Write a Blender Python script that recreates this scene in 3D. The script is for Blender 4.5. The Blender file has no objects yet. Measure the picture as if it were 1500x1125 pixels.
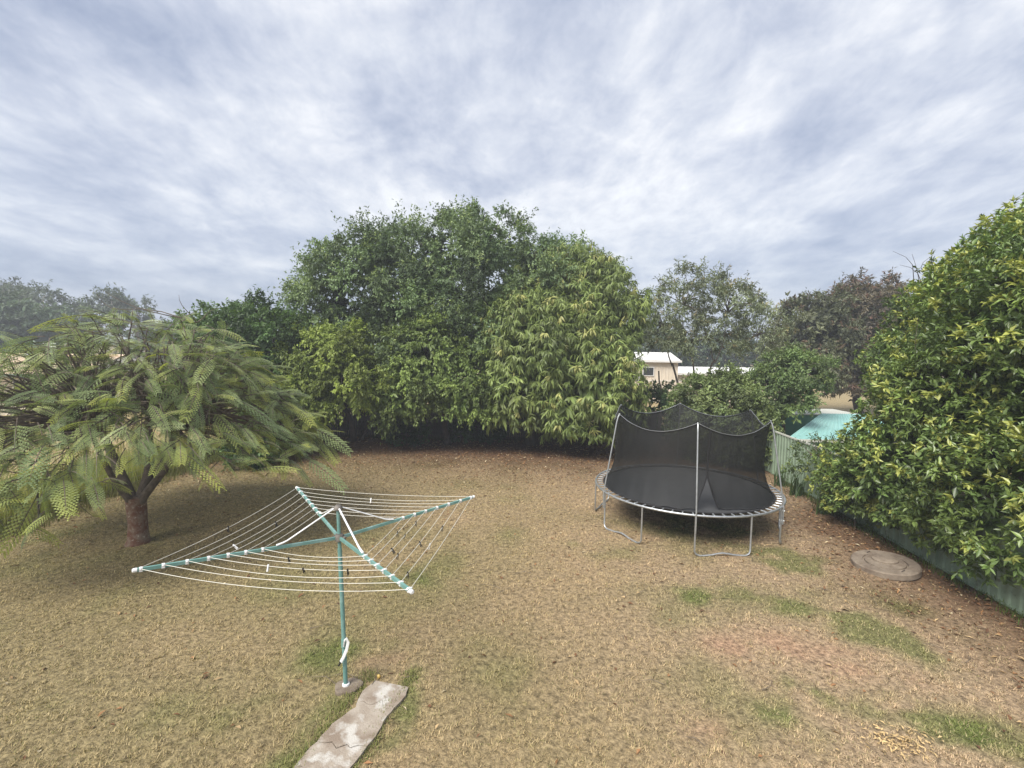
import bpy, math, random
import numpy as np
from mathutils import Vector, Matrix

# ------------------------------------------------------------------ camera, sky, sun, exposure
sc = bpy.context.scene
COL = sc.collection
H, FPX, PITCH, ROLL = 4.2, 700.0, math.radians(4.35), 0.0135
cam_d = bpy.data.cameras.new('camera'); cam = bpy.data.objects.new('camera', cam_d); COL.objects.link(cam)
cam_d.sensor_width = 36; cam_d.lens = 36 * FPX / 1500; cam_d.clip_start = 0.05; cam_d.clip_end = 3000
_r = Vector((1, 0, 0)); _u = Vector((0, math.sin(PITCH), math.cos(PITCH))); _f = Vector((0, math.cos(PITCH), -math.sin(PITCH)))
_c, _s = math.cos(ROLL), math.sin(ROLL)
R2 = _r * _c + _u * _s; U2 = _u * _c - _r * _s
M = Matrix.Identity(4)
for i in range(3):
    M[i][0], M[i][1], M[i][2] = R2[i], U2[i], -_f[i]
M[2][3] = H
cam.matrix_world = M
sc.camera = cam

SUN_EL, SUN_AZ = math.radians(50), math.radians(-140)     # azimuth of the sun seen from the yard, from +Y clockwise
w = bpy.data.worlds.new('World'); sc.world = w; w.use_nodes = True
def build_world():
    nt = w.node_tree; nt.nodes.clear(); N = nt.nodes.new; L = nt.links.new
    out = N('ShaderNodeOutputWorld'); bg = N('ShaderNodeBackground'); L(bg.outputs[0], out.inputs[0])
    bg.inputs['Strength'].default_value = 0.07
    sky = N('ShaderNodeTexSky'); sky.sky_type = 'NISHITA'; sky.sun_disc = False
    sky.sun_elevation = SUN_EL; sky.sun_rotation = SUN_AZ
    tc = N('ShaderNodeTexCoord'); sep = N('ShaderNodeSeparateXYZ'); L(tc.outputs['Generated'], sep.inputs[0])
    def math_(op, a, b=None, c=None):
        n = N('ShaderNodeMath'); n.operation = op
        for k, v in enumerate((a, b, c)):
            if v is None: continue
            if hasattr(v, 'default_value') or hasattr(v, 'is_linked'): L(v, n.inputs[k])
            else: n.inputs[k].default_value = v
        return n.outputs[0]
    z = math_('ADD', math_('MAXIMUM', sep.outputs['Z'], 0.0), 0.24)
    px = math_('DIVIDE', sep.outputs['X'], z); py = math_('DIVIDE', sep.outputs['Y'], z)
    def noise(sx, sy, off, scale, detail, rough, dist):
        cb = N('ShaderNodeCombineXYZ')
        L(math_('MULTIPLY', px, sx), cb.inputs[0]); L(math_('MULTIPLY', py, sy), cb.inputs[1]); cb.inputs[2].default_value = off
        n = N('ShaderNodeTexNoise'); n.inputs['Scale'].default_value = scale; n.inputs['Detail'].default_value = detail
        n.inputs['Roughness'].default_value = rough; n.inputs['Distortion'].default_value = dist
        L(cb.outputs[0], n.inputs['Vector']); return n.outputs['Fac']
    a = noise(1.0, 0.62, 3.7, 1.35, 10, 0.64, 0.25)
    b = noise(1.0, 0.8, 9.1, 3.4, 7, 0.6, 0.35)
    c = noise(1.0, 0.9, 21.4, 0.6, 3, 0.5, 0.2)
    d = noise(1.2, 0.75, 5.5, 8.0, 6, 0.62, 0.5)
    v = math_('ADD', math_('ADD', math_('MULTIPLY', a, 0.46), math_('MULTIPLY', b, 0.26)), math_('ADD', math_('MULTIPLY', c, 0.22), math_('MULTIPLY', d, 0.13)))
    cr = N('ShaderNodeValToRGB'); L(v, cr.inputs[0])
    e = cr.color_ramp.elements
    e[0].position = 0.41; e[0].color = (1.55, 1.85, 2.6, 1)
    e[1].position = 0.65; e[1].color = (5.3, 5.4, 5.6, 1)
    for p_, c_ in ((0.46, (2.15, 2.45, 3.15, 1)), (0.515, (2.9, 3.15, 3.75, 1)), (0.56, (3.65, 3.85, 4.3, 1)), (0.605, (4.5, 4.6, 4.85, 1))):
        k = e.new(p_); k.color = c_
    # the deck of cloud greys towards the horizon where its underside is seen edge-on
    hz = N('ShaderNodeMapRange'); L(sep.outputs['Z'], hz.inputs[0]); hz.inputs[1].default_value = 0.0; hz.inputs[2].default_value = 0.32
    hz.inputs[3].default_value = 0.42; hz.inputs[4].default_value = 0.0
    m1 = N('ShaderNodeMix'); m1.data_type = 'RGBA'; L(hz.outputs[0], m1.inputs['Factor']); L(cr.outputs[0], m1.inputs['A']); m1.inputs['B'].default_value = (2.5, 2.9, 3.6, 1)
    m2 = N('ShaderNodeMix'); m2.data_type = 'RGBA'; m2.inputs['Factor'].default_value = 0.93
    L(sky.outputs[0], m2.inputs['A']); L(m1.outputs['Result'], m2.inputs['B'])
    L(m2.outputs['Result'], bg.inputs['Color'])
build_world()
sun_d = bpy.data.lights.new('sun', 'SUN'); sun_d.energy = 2.0; sun_d.angle = math.radians(30); sun_d.color = (1.0, 0.95, 0.88)
sun = bpy.data.objects.new('sun', sun_d); COL.objects.link(sun)
sdir = Vector((math.sin(SUN_AZ) * math.cos(SUN_EL), math.cos(SUN_AZ) * math.cos(SUN_EL), math.sin(SUN_EL)))
sun.rotation_euler = sdir.to_track_quat('Z', 'Y').to_euler(); sun.location = sdir * 60
sc.view_settings.view_transform = 'Standard'; sc.view_settings.look = 'None'; sc.view_settings.gamma = 1
sc.view_settings.use_curve_mapping = False; sc.view_settings.exposure = 1.6

# ------------------------------------------------------------------ helpers
def ray(px, py):
    X, Y = px - 750, py - 562.5
    X, Y = _c * X + _s * Y, -_s * X + _c * Y
    u = -Y / FPX
    return (X / FPX, math.cos(PITCH) + u * math.sin(PITCH), -math.sin(PITCH) + u * math.cos(PITCH))
def gp(px, py, z=0.0):
    d = ray(px, py); t = (z - H) / d[2]; return (d[0] * t, d[1] * t, z)
def fp(px, py, Y):
    d = ray(px, py); t = Y / d[1]; return (d[0] * t, Y, H + d[2] * t)

def vnoise(x, y, scale, seed=0):
    x = np.asarray(x, float) / scale; y = np.asarray(y, float) / scale
    xi = np.floor(x).astype(np.int64); yi = np.floor(y).astype(np.int64)
    fx = x - xi; fy_ = y - yi; fx = fx * fx * (3 - 2 * fx); fy_ = fy_ * fy_ * (3 - 2 * fy_)
    def h(a, b):
        n = (a * 374761393 + b * 668265263 + seed * 1442695041) & 0x7fffffff
        n = ((n ^ (n >> 13)) * 1274126177) & 0x7fffffff
        return ((n ^ (n >> 16)) & 0xffff) / 65535.0
    return (h(xi, yi) * (1 - fx) + h(xi + 1, yi) * fx) * (1 - fy_) + (h(xi, yi + 1) * (1 - fx) + h(xi + 1, yi + 1) * fx) * fy_
def fbm(x, y, scale, seed=0, o=3):
    s = 0; a = 1; t = 0
    for k in range(o):
        s = s + a * vnoise(x, y, scale / 2 ** k, seed + k * 17); t += a; a *= .5
    return s / t

def link(o, parent=None):
    COL.objects.link(o)
    if parent is not None: o.parent = parent
    return o
def tag(o, label=None, cat=None, group=None, kind=None):
    if label: o['label'] = label
    if cat: o['category'] = cat
    if group: o['group'] = group
    if kind: o['kind'] = kind
    return o
def empty(name, loc=(0, 0, 0), rz=0.0):
    o = bpy.data.objects.new(name, None); o.location = loc; o.rotation_euler = (0, 0, rz); o.empty_display_size = .2
    return link(o)
def mesh_np(name, V, F, mat, parent=None, col=None, smooth=False, rel=None):
    """V (n,3), F (m,k) arrays of one polygon size; col (n,3) linear colour"""
    V = np.asarray(V, np.float32); F = np.asarray(F, np.int32)
    if rel is not None: V = V - np.asarray(rel, np.float32)
    me = bpy.data.meshes.new(name); k = F.shape[1]
    me.vertices.add(len(V)); me.vertices.foreach_set('co', V.ravel())
    me.loops.add(F.size); me.loops.foreach_set('vertex_index', F.ravel())
    me.polygons.add(len(F)); me.polygons.foreach_set('loop_start', np.arange(0, F.size, k, dtype=np.int32))
    me.update(calc_edges=True)
    if smooth: me.polygons.foreach_set('use_smooth', np.ones(len(F), bool))
    if col is not None:
        at = me.color_attributes.new('Col', 'FLOAT_COLOR', 'POINT')
        c4 = np.ones((len(V), 4), np.float32); c4[:, :3] = col; at.data.foreach_set('color', c4.ravel())
    me.materials.append(mat)
    o = bpy.data.objects.new(name, me); return link(o, parent)

class MB:
    def __init__(s): s.v = []; s.f = []
    def add(s, vs, fs):
        b = len(s.v); s.v += [tuple(p) for p in vs]; s.f += [tuple(i + b for i in f) for f in fs]; return s
    def box(s, x0, x1, y0, y1, z0, z1):
        return s.add([(x0, y0, z0), (x1, y0, z0), (x1, y1, z0), (x0, y1, z0), (x0, y0, z1), (x1, y0, z1), (x1, y1, z1), (x0, y1, z1)],
                     [(0, 3, 2, 1), (4, 5, 6, 7), (0, 1, 5, 4), (1, 2, 6, 5), (2, 3, 7, 6), (3, 0, 4, 7)])
    def prism(s, poly, z0, z1):
        n = len(poly); vs = [(x, y, z0) for x, y in poly] + [(x, y, z1) for x, y in poly]
        return s.add(vs, [tuple(range(n - 1, -1, -1)), tuple(range(n, 2 * n))] + [(i, (i + 1) % n, n + (i + 1) % n, n + i) for i in range(n)])
    def tube(s, pts, rad, n=8, closed=False, squash=None):
        P = [Vector(p) for p in pts]; m = len(P)
        if not hasattr(rad, '__len__'): rad = [rad] * m
        up = None; vs = []
        for i in range(m):
            if closed: t = P[(i + 1) % m] - P[i - 1]
            else: t = P[min(i + 1, m - 1)] - P[max(i - 1, 0)]
            t.normalize()
            if up is None:
                up = Vector((0, 0, 1)) if abs(t.z) < .9 else Vector((1, 0, 0))
            a = t.cross(up).normalized(); b = a.cross(t).normalized(); up = b
            for k in range(n):
                an = 2 * math.pi * k / n
                q = a * math.cos(an) * rad[i] + b * math.sin(an) * rad[i] * (squash or 1)
                vs.append(P[i] + q)
        fs = []
        for i in range(m if closed else m - 1):
            j = (i + 1) % m
            for k in range(n):
                k2 = (k + 1) % n; fs.append((i * n + k, i * n + k2, j * n + k2, j * n + k))
        if not closed:
            fs.append(tuple(range(n - 1, -1, -1))); fs.append(tuple((m - 1) * n + k for k in range(n)))
        return s.add(vs, fs)
    def lathe(s, prof, n=32, c=(0, 0, 0)):
        vs = []; fs = []; m = len(prof)
        for k in range(n):
            a = 2 * math.pi * k / n
            for r, z in prof: vs.append((c[0] + r * math.cos(a), c[1] + r * math.sin(a), c[2] + z))
        for k in range(n):
            k2 = (k + 1) % n
            for i in range(m - 1): fs.append((k * m + i, k2 * m + i, k2 * m + i + 1, k * m + i + 1))
        return s.add(vs, fs)
    def build(s, name, mat, parent=None, smooth=False, bevel=0):
        me = bpy.data.meshes.new(name); me.from_pydata(s.v, [], s.f); me.update()
        if smooth:
            me.polygons.foreach_set('use_smooth', [True] * len(me.polygons))
            try: me.set_sharp_from_angle(angle=math.radians(42))
            except Exception: pass
        me.materials.append(mat)
        o = bpy.data.objects.new(name, me); link(o, parent)
        if bevel:
            b = o.modifiers.new('bevel', 'BEVEL'); b.width = bevel; b.segments = 2; b.limit_method = 'ANGLE'
        return o

# ------------------------------------------------------------------ materials
def principled(name, color, rough=.6, metal=0.0, noise=None, bump=None, spec=.5, coords='Object', dirt=None):
    m = bpy.data.materials.new(name); m.use_nodes = True; nt = m.node_tree; p = nt.nodes['Principled BSDF']; L = nt.links.new
    p.inputs['Base Color'].default_value = (*color, 1); p.inputs['Roughness'].default_value = rough; p.inputs['Metallic'].default_value = metal
    p.inputs['Specular IOR Level'].default_value = spec
    tc = nt.nodes.new('ShaderNodeTexCoord')
    if noise:
        color2, scale, lo, hi = noise
        n = nt.nodes.new('ShaderNodeTexNoise'); n.inputs['Scale'].default_value = scale; n.inputs['Detail'].default_value = 6; n.inputs['Roughness'].default_value = .65
        L(tc.outputs[coords], n.inputs['Vector'])
        r = nt.nodes.new('ShaderNodeMapRange'); L(n.outputs['Fac'], r.inputs[0]); r.inputs[1].default_value = lo; r.inputs[2].default_value = hi
        mx = nt.nodes.new('ShaderNodeMix'); mx.data_type = 'RGBA'; L(r.outputs[0], mx.inputs['Factor'])
        mx.inputs['A'].default_value = (*color, 1); mx.inputs['B'].default_value = (*color2, 1)
        res = mx.outputs['Result']
        if dirt:
            c3, s3, l3, h3 = dirt
            n3 = nt.nodes.new('ShaderNodeTexNoise'); n3.inputs['Scale'].default_value = s3; n3.inputs['Detail'].default_value = 8; L(tc.outputs[coords], n3.inputs['Vector'])
            r3 = nt.nodes.new('ShaderNodeMapRange'); L(n3.outputs['Fac'], r3.inputs[0]); r3.inputs[1].default_value = l3; r3.inputs[2].default_value = h3
            m3 = nt.nodes.new('ShaderNodeMix'); m3.data_type = 'RGBA'; L(r3.outputs[0], m3.inputs['Factor']); L(res, m3.inputs['A']); m3.inputs['B'].default_value = (*c3, 1)
            res = m3.outputs['Result']
        L(res, p.inputs['Base Color'])
    if bump:
        s, st = bump
        n2 = nt.nodes.new('ShaderNodeTexNoise'); n2.inputs['Scale'].default_value = s; n2.inputs['Detail'].default_value = 5; L(tc.outputs[coords], n2.inputs['Vector'])
        b = nt.nodes.new('ShaderNodeBump'); b.inputs['Strength'].default_value = st; b.inputs['Distance'].default_value = .02
        L(n2.outputs['Fac'], b.inputs['Height']); L(b.outputs[0], p.inputs['Normal'])
    return m
def leafmat(name, trans=.35, rough=.5, spec=.4):
    m = bpy.data.materials.new(name); m.use_nodes = True; nt = m.node_tree; p = nt.nodes['Principled BSDF']; L = nt.links.new
    a = nt.nodes.new('ShaderNodeVertexColor'); a.layer_name = 'Col'
    p.inputs['Roughness'].default_value = rough; p.inputs['Specular IOR Level'].default_value = spec
    L(a.outputs['Color'], p.inputs['Base Color'])
    t = nt.nodes.new('ShaderNodeBsdfTranslucent')
    g = nt.nodes.new('ShaderNodeMix'); g.data_type = 'RGBA'; g.blend_type = 'MULTIPLY'; g.inputs['Factor'].default_value = 1
    L(a.outputs['Color'], g.inputs['A']); g.inputs['B'].default_value = (1.25, 1.3, .6, 1); L(g.outputs['Result'], t.inputs['Color'])
    mx = nt.nodes.new('ShaderNodeMixShader'); mx.inputs[0].default_value = trans
    L(p.outputs[0], mx.inputs[1]); L(t.outputs[0], mx.inputs[2]); L(mx.outputs[0], nt.nodes['Material Output'].inputs['Surface'])
    return m
def colmat(name, rough=.9, nscale=30, namp=.5, bump=.6, bscale=60):
    m = bpy.data.materials.new(name); m.use_nodes = True; nt = m.node_tree; p = nt.nodes['Principled BSDF']; L = nt.links.new
    a = nt.nodes.new('ShaderNodeVertexColor'); a.layer_name = 'Col'; tc = nt.nodes.new('ShaderNodeTexCoord')
    n = nt.nodes.new('ShaderNodeTexNoise'); n.inputs['Scale'].default_value = nscale; n.inputs['Detail'].default_value = 8; n.inputs['Roughness'].default_value = .75; L(tc.outputs['Object'], n.inputs['Vector'])
    r = nt.nodes.new('ShaderNodeMapRange'); L(n.outputs['Fac'], r.inputs[0]); r.inputs[1].default_value = .36; r.inputs[2].default_value = .64
    r.inputs[3].default_value = 1 - namp; r.inputs[4].default_value = 1 + namp
    mx = nt.nodes.new('ShaderNodeMix'); mx.data_type = 'RGBA'; mx.blend_type = 'MULTIPLY'; mx.inputs['Factor'].default_value = 1
    cb = nt.nodes.new('ShaderNodeCombineColor'); [L(r.outputs[0], cb.inputs[k]) for k in range(3)]
    L(a.outputs['Color'], mx.inputs['A']); L(cb.outputs[0], mx.inputs['B']); L(mx.outputs['Result'], p.inputs['Base Color'])
    p.inputs['Roughness'].default_value = rough; p.inputs['Specular IOR Level'].default_value = .15
    n2 = nt.nodes.new('ShaderNodeTexNoise'); n2.inputs['Scale'].default_value = bscale; n2.inputs['Detail'].default_value = 6; L(tc.outputs['Object'], n2.inputs['Vector'])
    b = nt.nodes.new('ShaderNodeBump'); b.inputs['Strength'].default_value = bump; b.inputs['Distance'].default_value = .03
    L(n2.outputs['Fac'], b.inputs['Height']); L(b.outputs[0], p.inputs['Normal'])
    return m
def netmat():
    m = bpy.data.materials.new('net_mesh'); m.use_nodes = True; nt = m.node_tree; p = nt.nodes['Principled BSDF']; L = nt.links.new
    p.inputs['Base Color'].default_value = (.012, .013, .013, 1); p.inputs['Roughness'].default_value = .7
    t = nt.nodes.new('ShaderNodeBsdfTransparent'); mx = nt.nodes.new('ShaderNodeMixShader')
    tc = nt.nodes.new('ShaderNodeTexCoord'); n = nt.nodes.new('ShaderNodeTexNoise'); n.inputs['Scale'].default_value = 2.2; n.inputs['Detail'].default_value = 4; L(tc.outputs['Object'], n.inputs['Vector'])
    r = nt.nodes.new('ShaderNodeMapRange'); L(n.outputs['Fac'], r.inputs[0]); r.inputs[1].default_value = .3; r.inputs[2].default_value = .7; r.inputs[3].default_value = .64; r.inputs[4].default_value = .76
    L(r.outputs[0], mx.inputs[0]); L(t.outputs[0], mx.inputs[1]); L(p.outputs[0], mx.inputs[2]); L(mx.outputs[0], nt.nodes['Material Output'].inputs['Surface'])
    return m

MAT = dict(
    ground=colmat('ground_soil_thatch', nscale=13, namp=.62, bump=.9, bscale=32),
    grass=leafmat('dry_grass_blade', trans=.15, rough=.8, spec=.15),
    litter=leafmat('fallen_leaf', trans=.05, rough=.8, spec=.2),
    leaf=leafmat('tree_leaf', trans=.24, rough=.5, spec=.4),
    leaf_gloss=leafmat('glossy_leaf', trans=.2, rough=.36, spec=.5),
    bark=principled('grey_bark', (.16, .13, .10), .9, noise=((.07, .055, .042), 9, .35, .65), bump=(28, .9)),
    bark_dark=principled('dark_bark', (.075, .06, .047), .9, noise=((.035, .028, .022), 7, .35, .65), bump=(22, .9)),
    bark_red=principled('flaking_red_bark', (.22, .16, .115), .9, noise=((.15, .068, .04), 7, .42, .58), bump=(24, 1.0), dirt=((.40, .36, .30), 18, .62, .7)),
    bark_pale=principled('pale_gum_bark', (.45, .42, .38), .8, noise=((.28, .24, .2), 4, .4, .65)),
    concrete=principled('weathered_concrete', (.37, .32, .26), .92, noise=((.23, .18, .135), 3.6, .38, .62), bump=(60, .5), dirt=((.48, .455, .41), 5, .53, .64)),
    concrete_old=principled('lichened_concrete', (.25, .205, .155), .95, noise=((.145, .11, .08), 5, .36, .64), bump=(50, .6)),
    teal=principled('faded_green_paint', (.13, .27, .24), .5, noise=((.24, .38, .36), 7, .45, .72), spec=.4),
    white=principled('white_plastic', (.74, .75, .75), .45, noise=((.6, .6, .58), 9, .45, .7)),
    line=principled('white_line_cord', (.7, .68, .6), .6),
    cast=principled('weathered_cast_metal', (.20, .18, .155), .65, metal=.3, noise=((.1, .09, .08), 16, .4, .65)),
    galv=principled('galvanised_tube', (.52, .54, .55), .42, metal=.75, noise=((.38, .4, .41), 18, .35, .7)),
    mat=principled('black_mat_weave', (.04, .041, .043), .75, noise=((.055, .056, .057), 2.5, .35, .65), bump=(400, .15)),
    black=principled('black_fabric', (.014, .014, .015), .8),
    net=netmat(),
    dpeg=principled('dark_plastic_peg', (.02, .02, .022), .5),
    steel_green=principled('pale_green_steel_sheet', (.26, .335, .24), .55, noise=((.19, .255, .18), 2.5, .35, .7), dirt=((.11, .12, .09), 9, .6, .75)),
    cap_pale=principled('pale_capping', (.55, .56, .5), .5),
    paling=principled('weathered_paling', (.13, .115, .1), .95, noise=((.075, .065, .055), 8, .35, .65), bump=(40, .6)),
    rust=principled('rusty_picket', (.09, .06, .045), .8, noise=((.05, .05, .045), 20, .4, .6)),
    wire=principled('dull_wire', (.3, .29, .27), .5, metal=.6),
    cream=principled('cream_paint', (.72, .64, .52), .6, noise=((.62, .54, .43), 1.5, .35, .7)),
    cream_roof=principled('cream_roof_sheet', (.70, .54, .38), .5, noise=((.62, .47, .33), .8, .35, .7)),
    white_wall=principled('white_painted_steel', (.8, .79, .76), .5, noise=((.7, .69, .66), 1.2, .35, .7)),
    gutter=principled('green_gutter', (.10, .17, .12), .5),
    teal_roof=principled('teal_roof_sheet', (.24, .47, .44), .45, noise=((.3, .52, .49), 1.4, .35, .65), dirt=((.16, .33, .3), 6, .6, .75)),
    green_wall=principled('green_painted_steel', (.06, .2, .14), .5, noise=((.085, .24, .17), 3, .35, .65)),
    glass=principled('dark_window_glass', (.03, .035, .04), .1),
    fruit=principled('yellow_brown_fruit_skin', (.5, .34, .09), .5, noise=((.3, .17, .05), 30, .4, .7)),
)
rng = np.random.default_rng(7)
random.seed(7)

# ------------------------------------------------------------------ ground
def gauss(x, y, cx, cy, sx, sy, rot=0):
    c, s = math.cos(rot), math.sin(rot); u = (x - cx) * c + (y - cy) * s; v = -(x - cx) * s + (y - cy) * c
    return np.exp(-(u / sx) ** 2 - (v / sy) ** 2)
GREEN = [(5.6, 9.3, .75, .55, .2, 1.), (5.5, 6.9, .55, .75, .3, 1.), (3.35, 7.95, .5, .32, 0, .9), (4.95, 5.1, .9, .35, -.3, .9), (3.25, 5.15, .3, .4, .2, .8),
         (1.5, 10.2, .55, .35, 0, .5), (-2.1, 6.3, .8, .45, .3, .6), (-2.9, 5.2, .5, .3, .4, .5), (-1.22, 5.5, .16, .7, .1, 1.0), (-1.3, 4.6, .14, .7, -.2, .8), (-2.2, 4.9, .2, .9, -.2, .6),
         (-1.8, 8.4, .9, .5, 0, .45), (4.6, 7.6, .8, .35, -.5, .6), (3.7, 5.6, .5, .22, -.8, .7), (2.2, 9.6, .7, .5, 0, .35), (6.6, 7.4, .6, .8, 0, .4), (4.6, 11.0, 1.6, 1.5, 0, .5), (-8.6, 16.5, 1.2, 1.0, 0, .4), (-9.8, 9, .6, 3, 0, .35)]
DIRT = [(4.3, 6.3, .95, .42, -.45, .9), (3.3, 6.5, .7, .35, -.4, .7), (3.0, 7.4, .35, .18, 0, .55), (5.0, 5.9, .55, .25, -.3, .8), (2.2, 5.0, .5, .25, .3, .4), (-1.75, 6.1, .5, .14, .2, .4)]
def masks(x, y):
    n1 = fbm(x, y, 1.3, 3); n2 = fbm(x, y, .35, 11)
    g = np.zeros_like(x)
    for cx, cy, sx, sy, ro, a in GREEN: g = np.maximum(g, a * gauss(x, y, cx, cy, sx, sy, ro))
    g = np.clip(g * 2.2 * np.clip(fbm(x, y, .45, 23, 4) * 2.2 - .6, 0, 1.1) - .1, 0, .72)
    g = np.clip(g + np.clip((n1 - .62) * 1.2, 0, .3), 0, 1)
    d = np.zeros_like(x)
    for cx, cy, sx, sy, ro, a in DIRT: d = np.maximum(d, a * gauss(x, y, cx, cy, sx, sy, ro))
    d = np.clip(d * 1.7 * np.clip(fbm(x, y, .5, 29, 4) * 2.4 - .65, 0, 1.1) - .08, 0, .9)
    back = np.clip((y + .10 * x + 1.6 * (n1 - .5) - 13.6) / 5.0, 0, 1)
    right = np.clip((x - 5.7 + 1.8 * (n1 - .5)) / 2.2, 0, 1) * np.clip((14.5 - y) / 3, 0, 1)  # strip by the steel fence: leaf litter, strengthened to paint in tree shade
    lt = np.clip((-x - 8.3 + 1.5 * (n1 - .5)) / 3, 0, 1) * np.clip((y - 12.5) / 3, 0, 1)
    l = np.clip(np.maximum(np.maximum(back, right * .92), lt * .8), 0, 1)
    return g, d, l, n1, n2
def gheight(x, y):
    x = np.asarray(x, float); y = np.asarray(y, float)
    h = .05 * (fbm(x, y, 2.6, 31, 2) - .5) + .028 * (fbm(x, y, .42, 41, 2) - .5)
    h = h + .30 * gauss(x, y, -6.6, 20.0, 1.5, .75, .1) + .08 * gauss(x, y, -1, 20.6, 3.5, .6)
    far = np.clip((np.hypot(x, y - 10) - 26) / 20, 0, 1)
    return h * (1 - far)
def gz1(x, y): return float(gheight(np.array([x]), np.array([y]))[0])
STRAW = np.array((.405, .298, .175)); OLIVE = np.array((.275, .228, .112)); PINK = np.array((.43, .318, .215)); GREENC = np.array((.145, .175, .05)); SOIL = np.array((.32, .205, .13)); LITTER_SHADE = np.array((.115, .066, .038))  # litter brown is darkened to hold some tree shade as well
def lawncol(x, y):
    g, d, l, n1, n2 = masks(x, y)
    ol = np.clip(.62 - x * .10 - (y - 6) * .03 + 1.3 * (n1 - .5), 0, 1) * .75
    big = fbm(x, y, 3.2, 77, 2)
    c = STRAW * (1 - ol[:, None]) + OLIVE * ol[:, None]
    pk = np.clip((x - .5) / 4 + (big - .5), 0, 1)[:, None] * .5
    c = c * (1 - pk) + PINK * pk
    c = c * (1 - g[:, None]) + GREENC * g[:, None]
    c = c * (1 - d[:, None]) + SOIL * d[:, None]
    c = c * (1 - l[:, None]) + LITTER_SHADE * l[:, None]
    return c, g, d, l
def build_ground():
    def axis(a, b, step, outer):
        core = np.arange(a, b + 1e-6, step); lo = a - np.array(outer)[::-1]; hi = b + np.array(outer)
        return np.concatenate([lo, core, hi])
    xs = axis(-12.5, 11.5, .12, [.5, 1.5, 4, 8, 16, 30, 60, 120, 300, 900])
    ys = axis(2.5, 22.5, .125, [.5, 1.5, 4, 8, 16, 30, 60, 120, 300, 900])
    X, Y = np.meshgrid(xs, ys); x = X.ravel(); y = Y.ravel()
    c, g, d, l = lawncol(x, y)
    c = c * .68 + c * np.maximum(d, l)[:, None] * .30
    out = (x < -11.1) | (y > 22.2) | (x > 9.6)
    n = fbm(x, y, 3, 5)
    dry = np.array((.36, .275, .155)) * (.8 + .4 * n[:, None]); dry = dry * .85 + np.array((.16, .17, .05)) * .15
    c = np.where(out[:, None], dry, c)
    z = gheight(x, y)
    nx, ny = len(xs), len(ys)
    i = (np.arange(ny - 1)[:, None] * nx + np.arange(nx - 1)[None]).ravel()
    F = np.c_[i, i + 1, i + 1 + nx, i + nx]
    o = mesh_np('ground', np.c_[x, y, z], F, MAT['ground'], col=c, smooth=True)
    tag(o, 'dry mown backyard ground with straw grass and red soil running to the horizon', 'ground', kind='structure')
build_ground()
def in_path(x, y):
    e0 = np.interp(y, [3, 4.45, 5.2, 5.8], [-2.45, -2.08, -1.92, -1.74]); e1 = np.interp(y, [3, 4.46, 5.2, 5.72], [-1.9, -1.55, -1.42, -1.27])
    return (x > e0) & (x < e1) & (y < 5.72)
def build_lawn():
    n = 1250000
    # sparser towards the back fence, where single blades can no longer be told apart
    y = 3.4 + 17.6 * rng.random(n) ** 1.75; x = -11.3 + 20.3 * rng.random(n)
    half = (y + 1.2) * 1.13; k = (np.abs(x) < half + .3)
    g, d, l, n1, n2 = masks(x, y)
    cl = np.clip((fbm((x * .8 + y * .6) * .62, (y * .8 - x * .6), .065, 91, 2) - .5) * 1.6 + .5, 0, 1)
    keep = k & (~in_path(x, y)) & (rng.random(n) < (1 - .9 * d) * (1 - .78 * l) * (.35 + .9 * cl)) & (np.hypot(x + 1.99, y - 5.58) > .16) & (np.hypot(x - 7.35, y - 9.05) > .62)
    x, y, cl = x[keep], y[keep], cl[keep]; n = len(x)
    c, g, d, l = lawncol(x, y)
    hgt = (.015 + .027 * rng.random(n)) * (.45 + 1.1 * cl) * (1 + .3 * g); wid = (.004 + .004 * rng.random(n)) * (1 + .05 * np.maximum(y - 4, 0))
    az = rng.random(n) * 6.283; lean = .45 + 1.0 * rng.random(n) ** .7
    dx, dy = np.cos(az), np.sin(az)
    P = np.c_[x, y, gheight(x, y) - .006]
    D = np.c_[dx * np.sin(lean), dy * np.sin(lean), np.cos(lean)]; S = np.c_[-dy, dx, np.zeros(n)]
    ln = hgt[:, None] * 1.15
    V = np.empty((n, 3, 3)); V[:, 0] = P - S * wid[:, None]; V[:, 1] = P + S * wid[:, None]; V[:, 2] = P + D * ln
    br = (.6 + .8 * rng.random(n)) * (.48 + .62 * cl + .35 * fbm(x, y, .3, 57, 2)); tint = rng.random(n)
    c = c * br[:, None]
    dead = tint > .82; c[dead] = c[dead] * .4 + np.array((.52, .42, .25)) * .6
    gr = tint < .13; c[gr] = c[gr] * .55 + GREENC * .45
    Cc = np.repeat(c, 3, axis=0)
    o = mesh_np('lawn_grass', V.reshape(-1, 3), np.arange(3 * n).reshape(-1, 3), MAT['grass'], col=Cc)
    tag(o, 'short dry straw coloured lawn grass with scattered green patches', 'grass', kind='stuff')
build_lawn()

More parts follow.
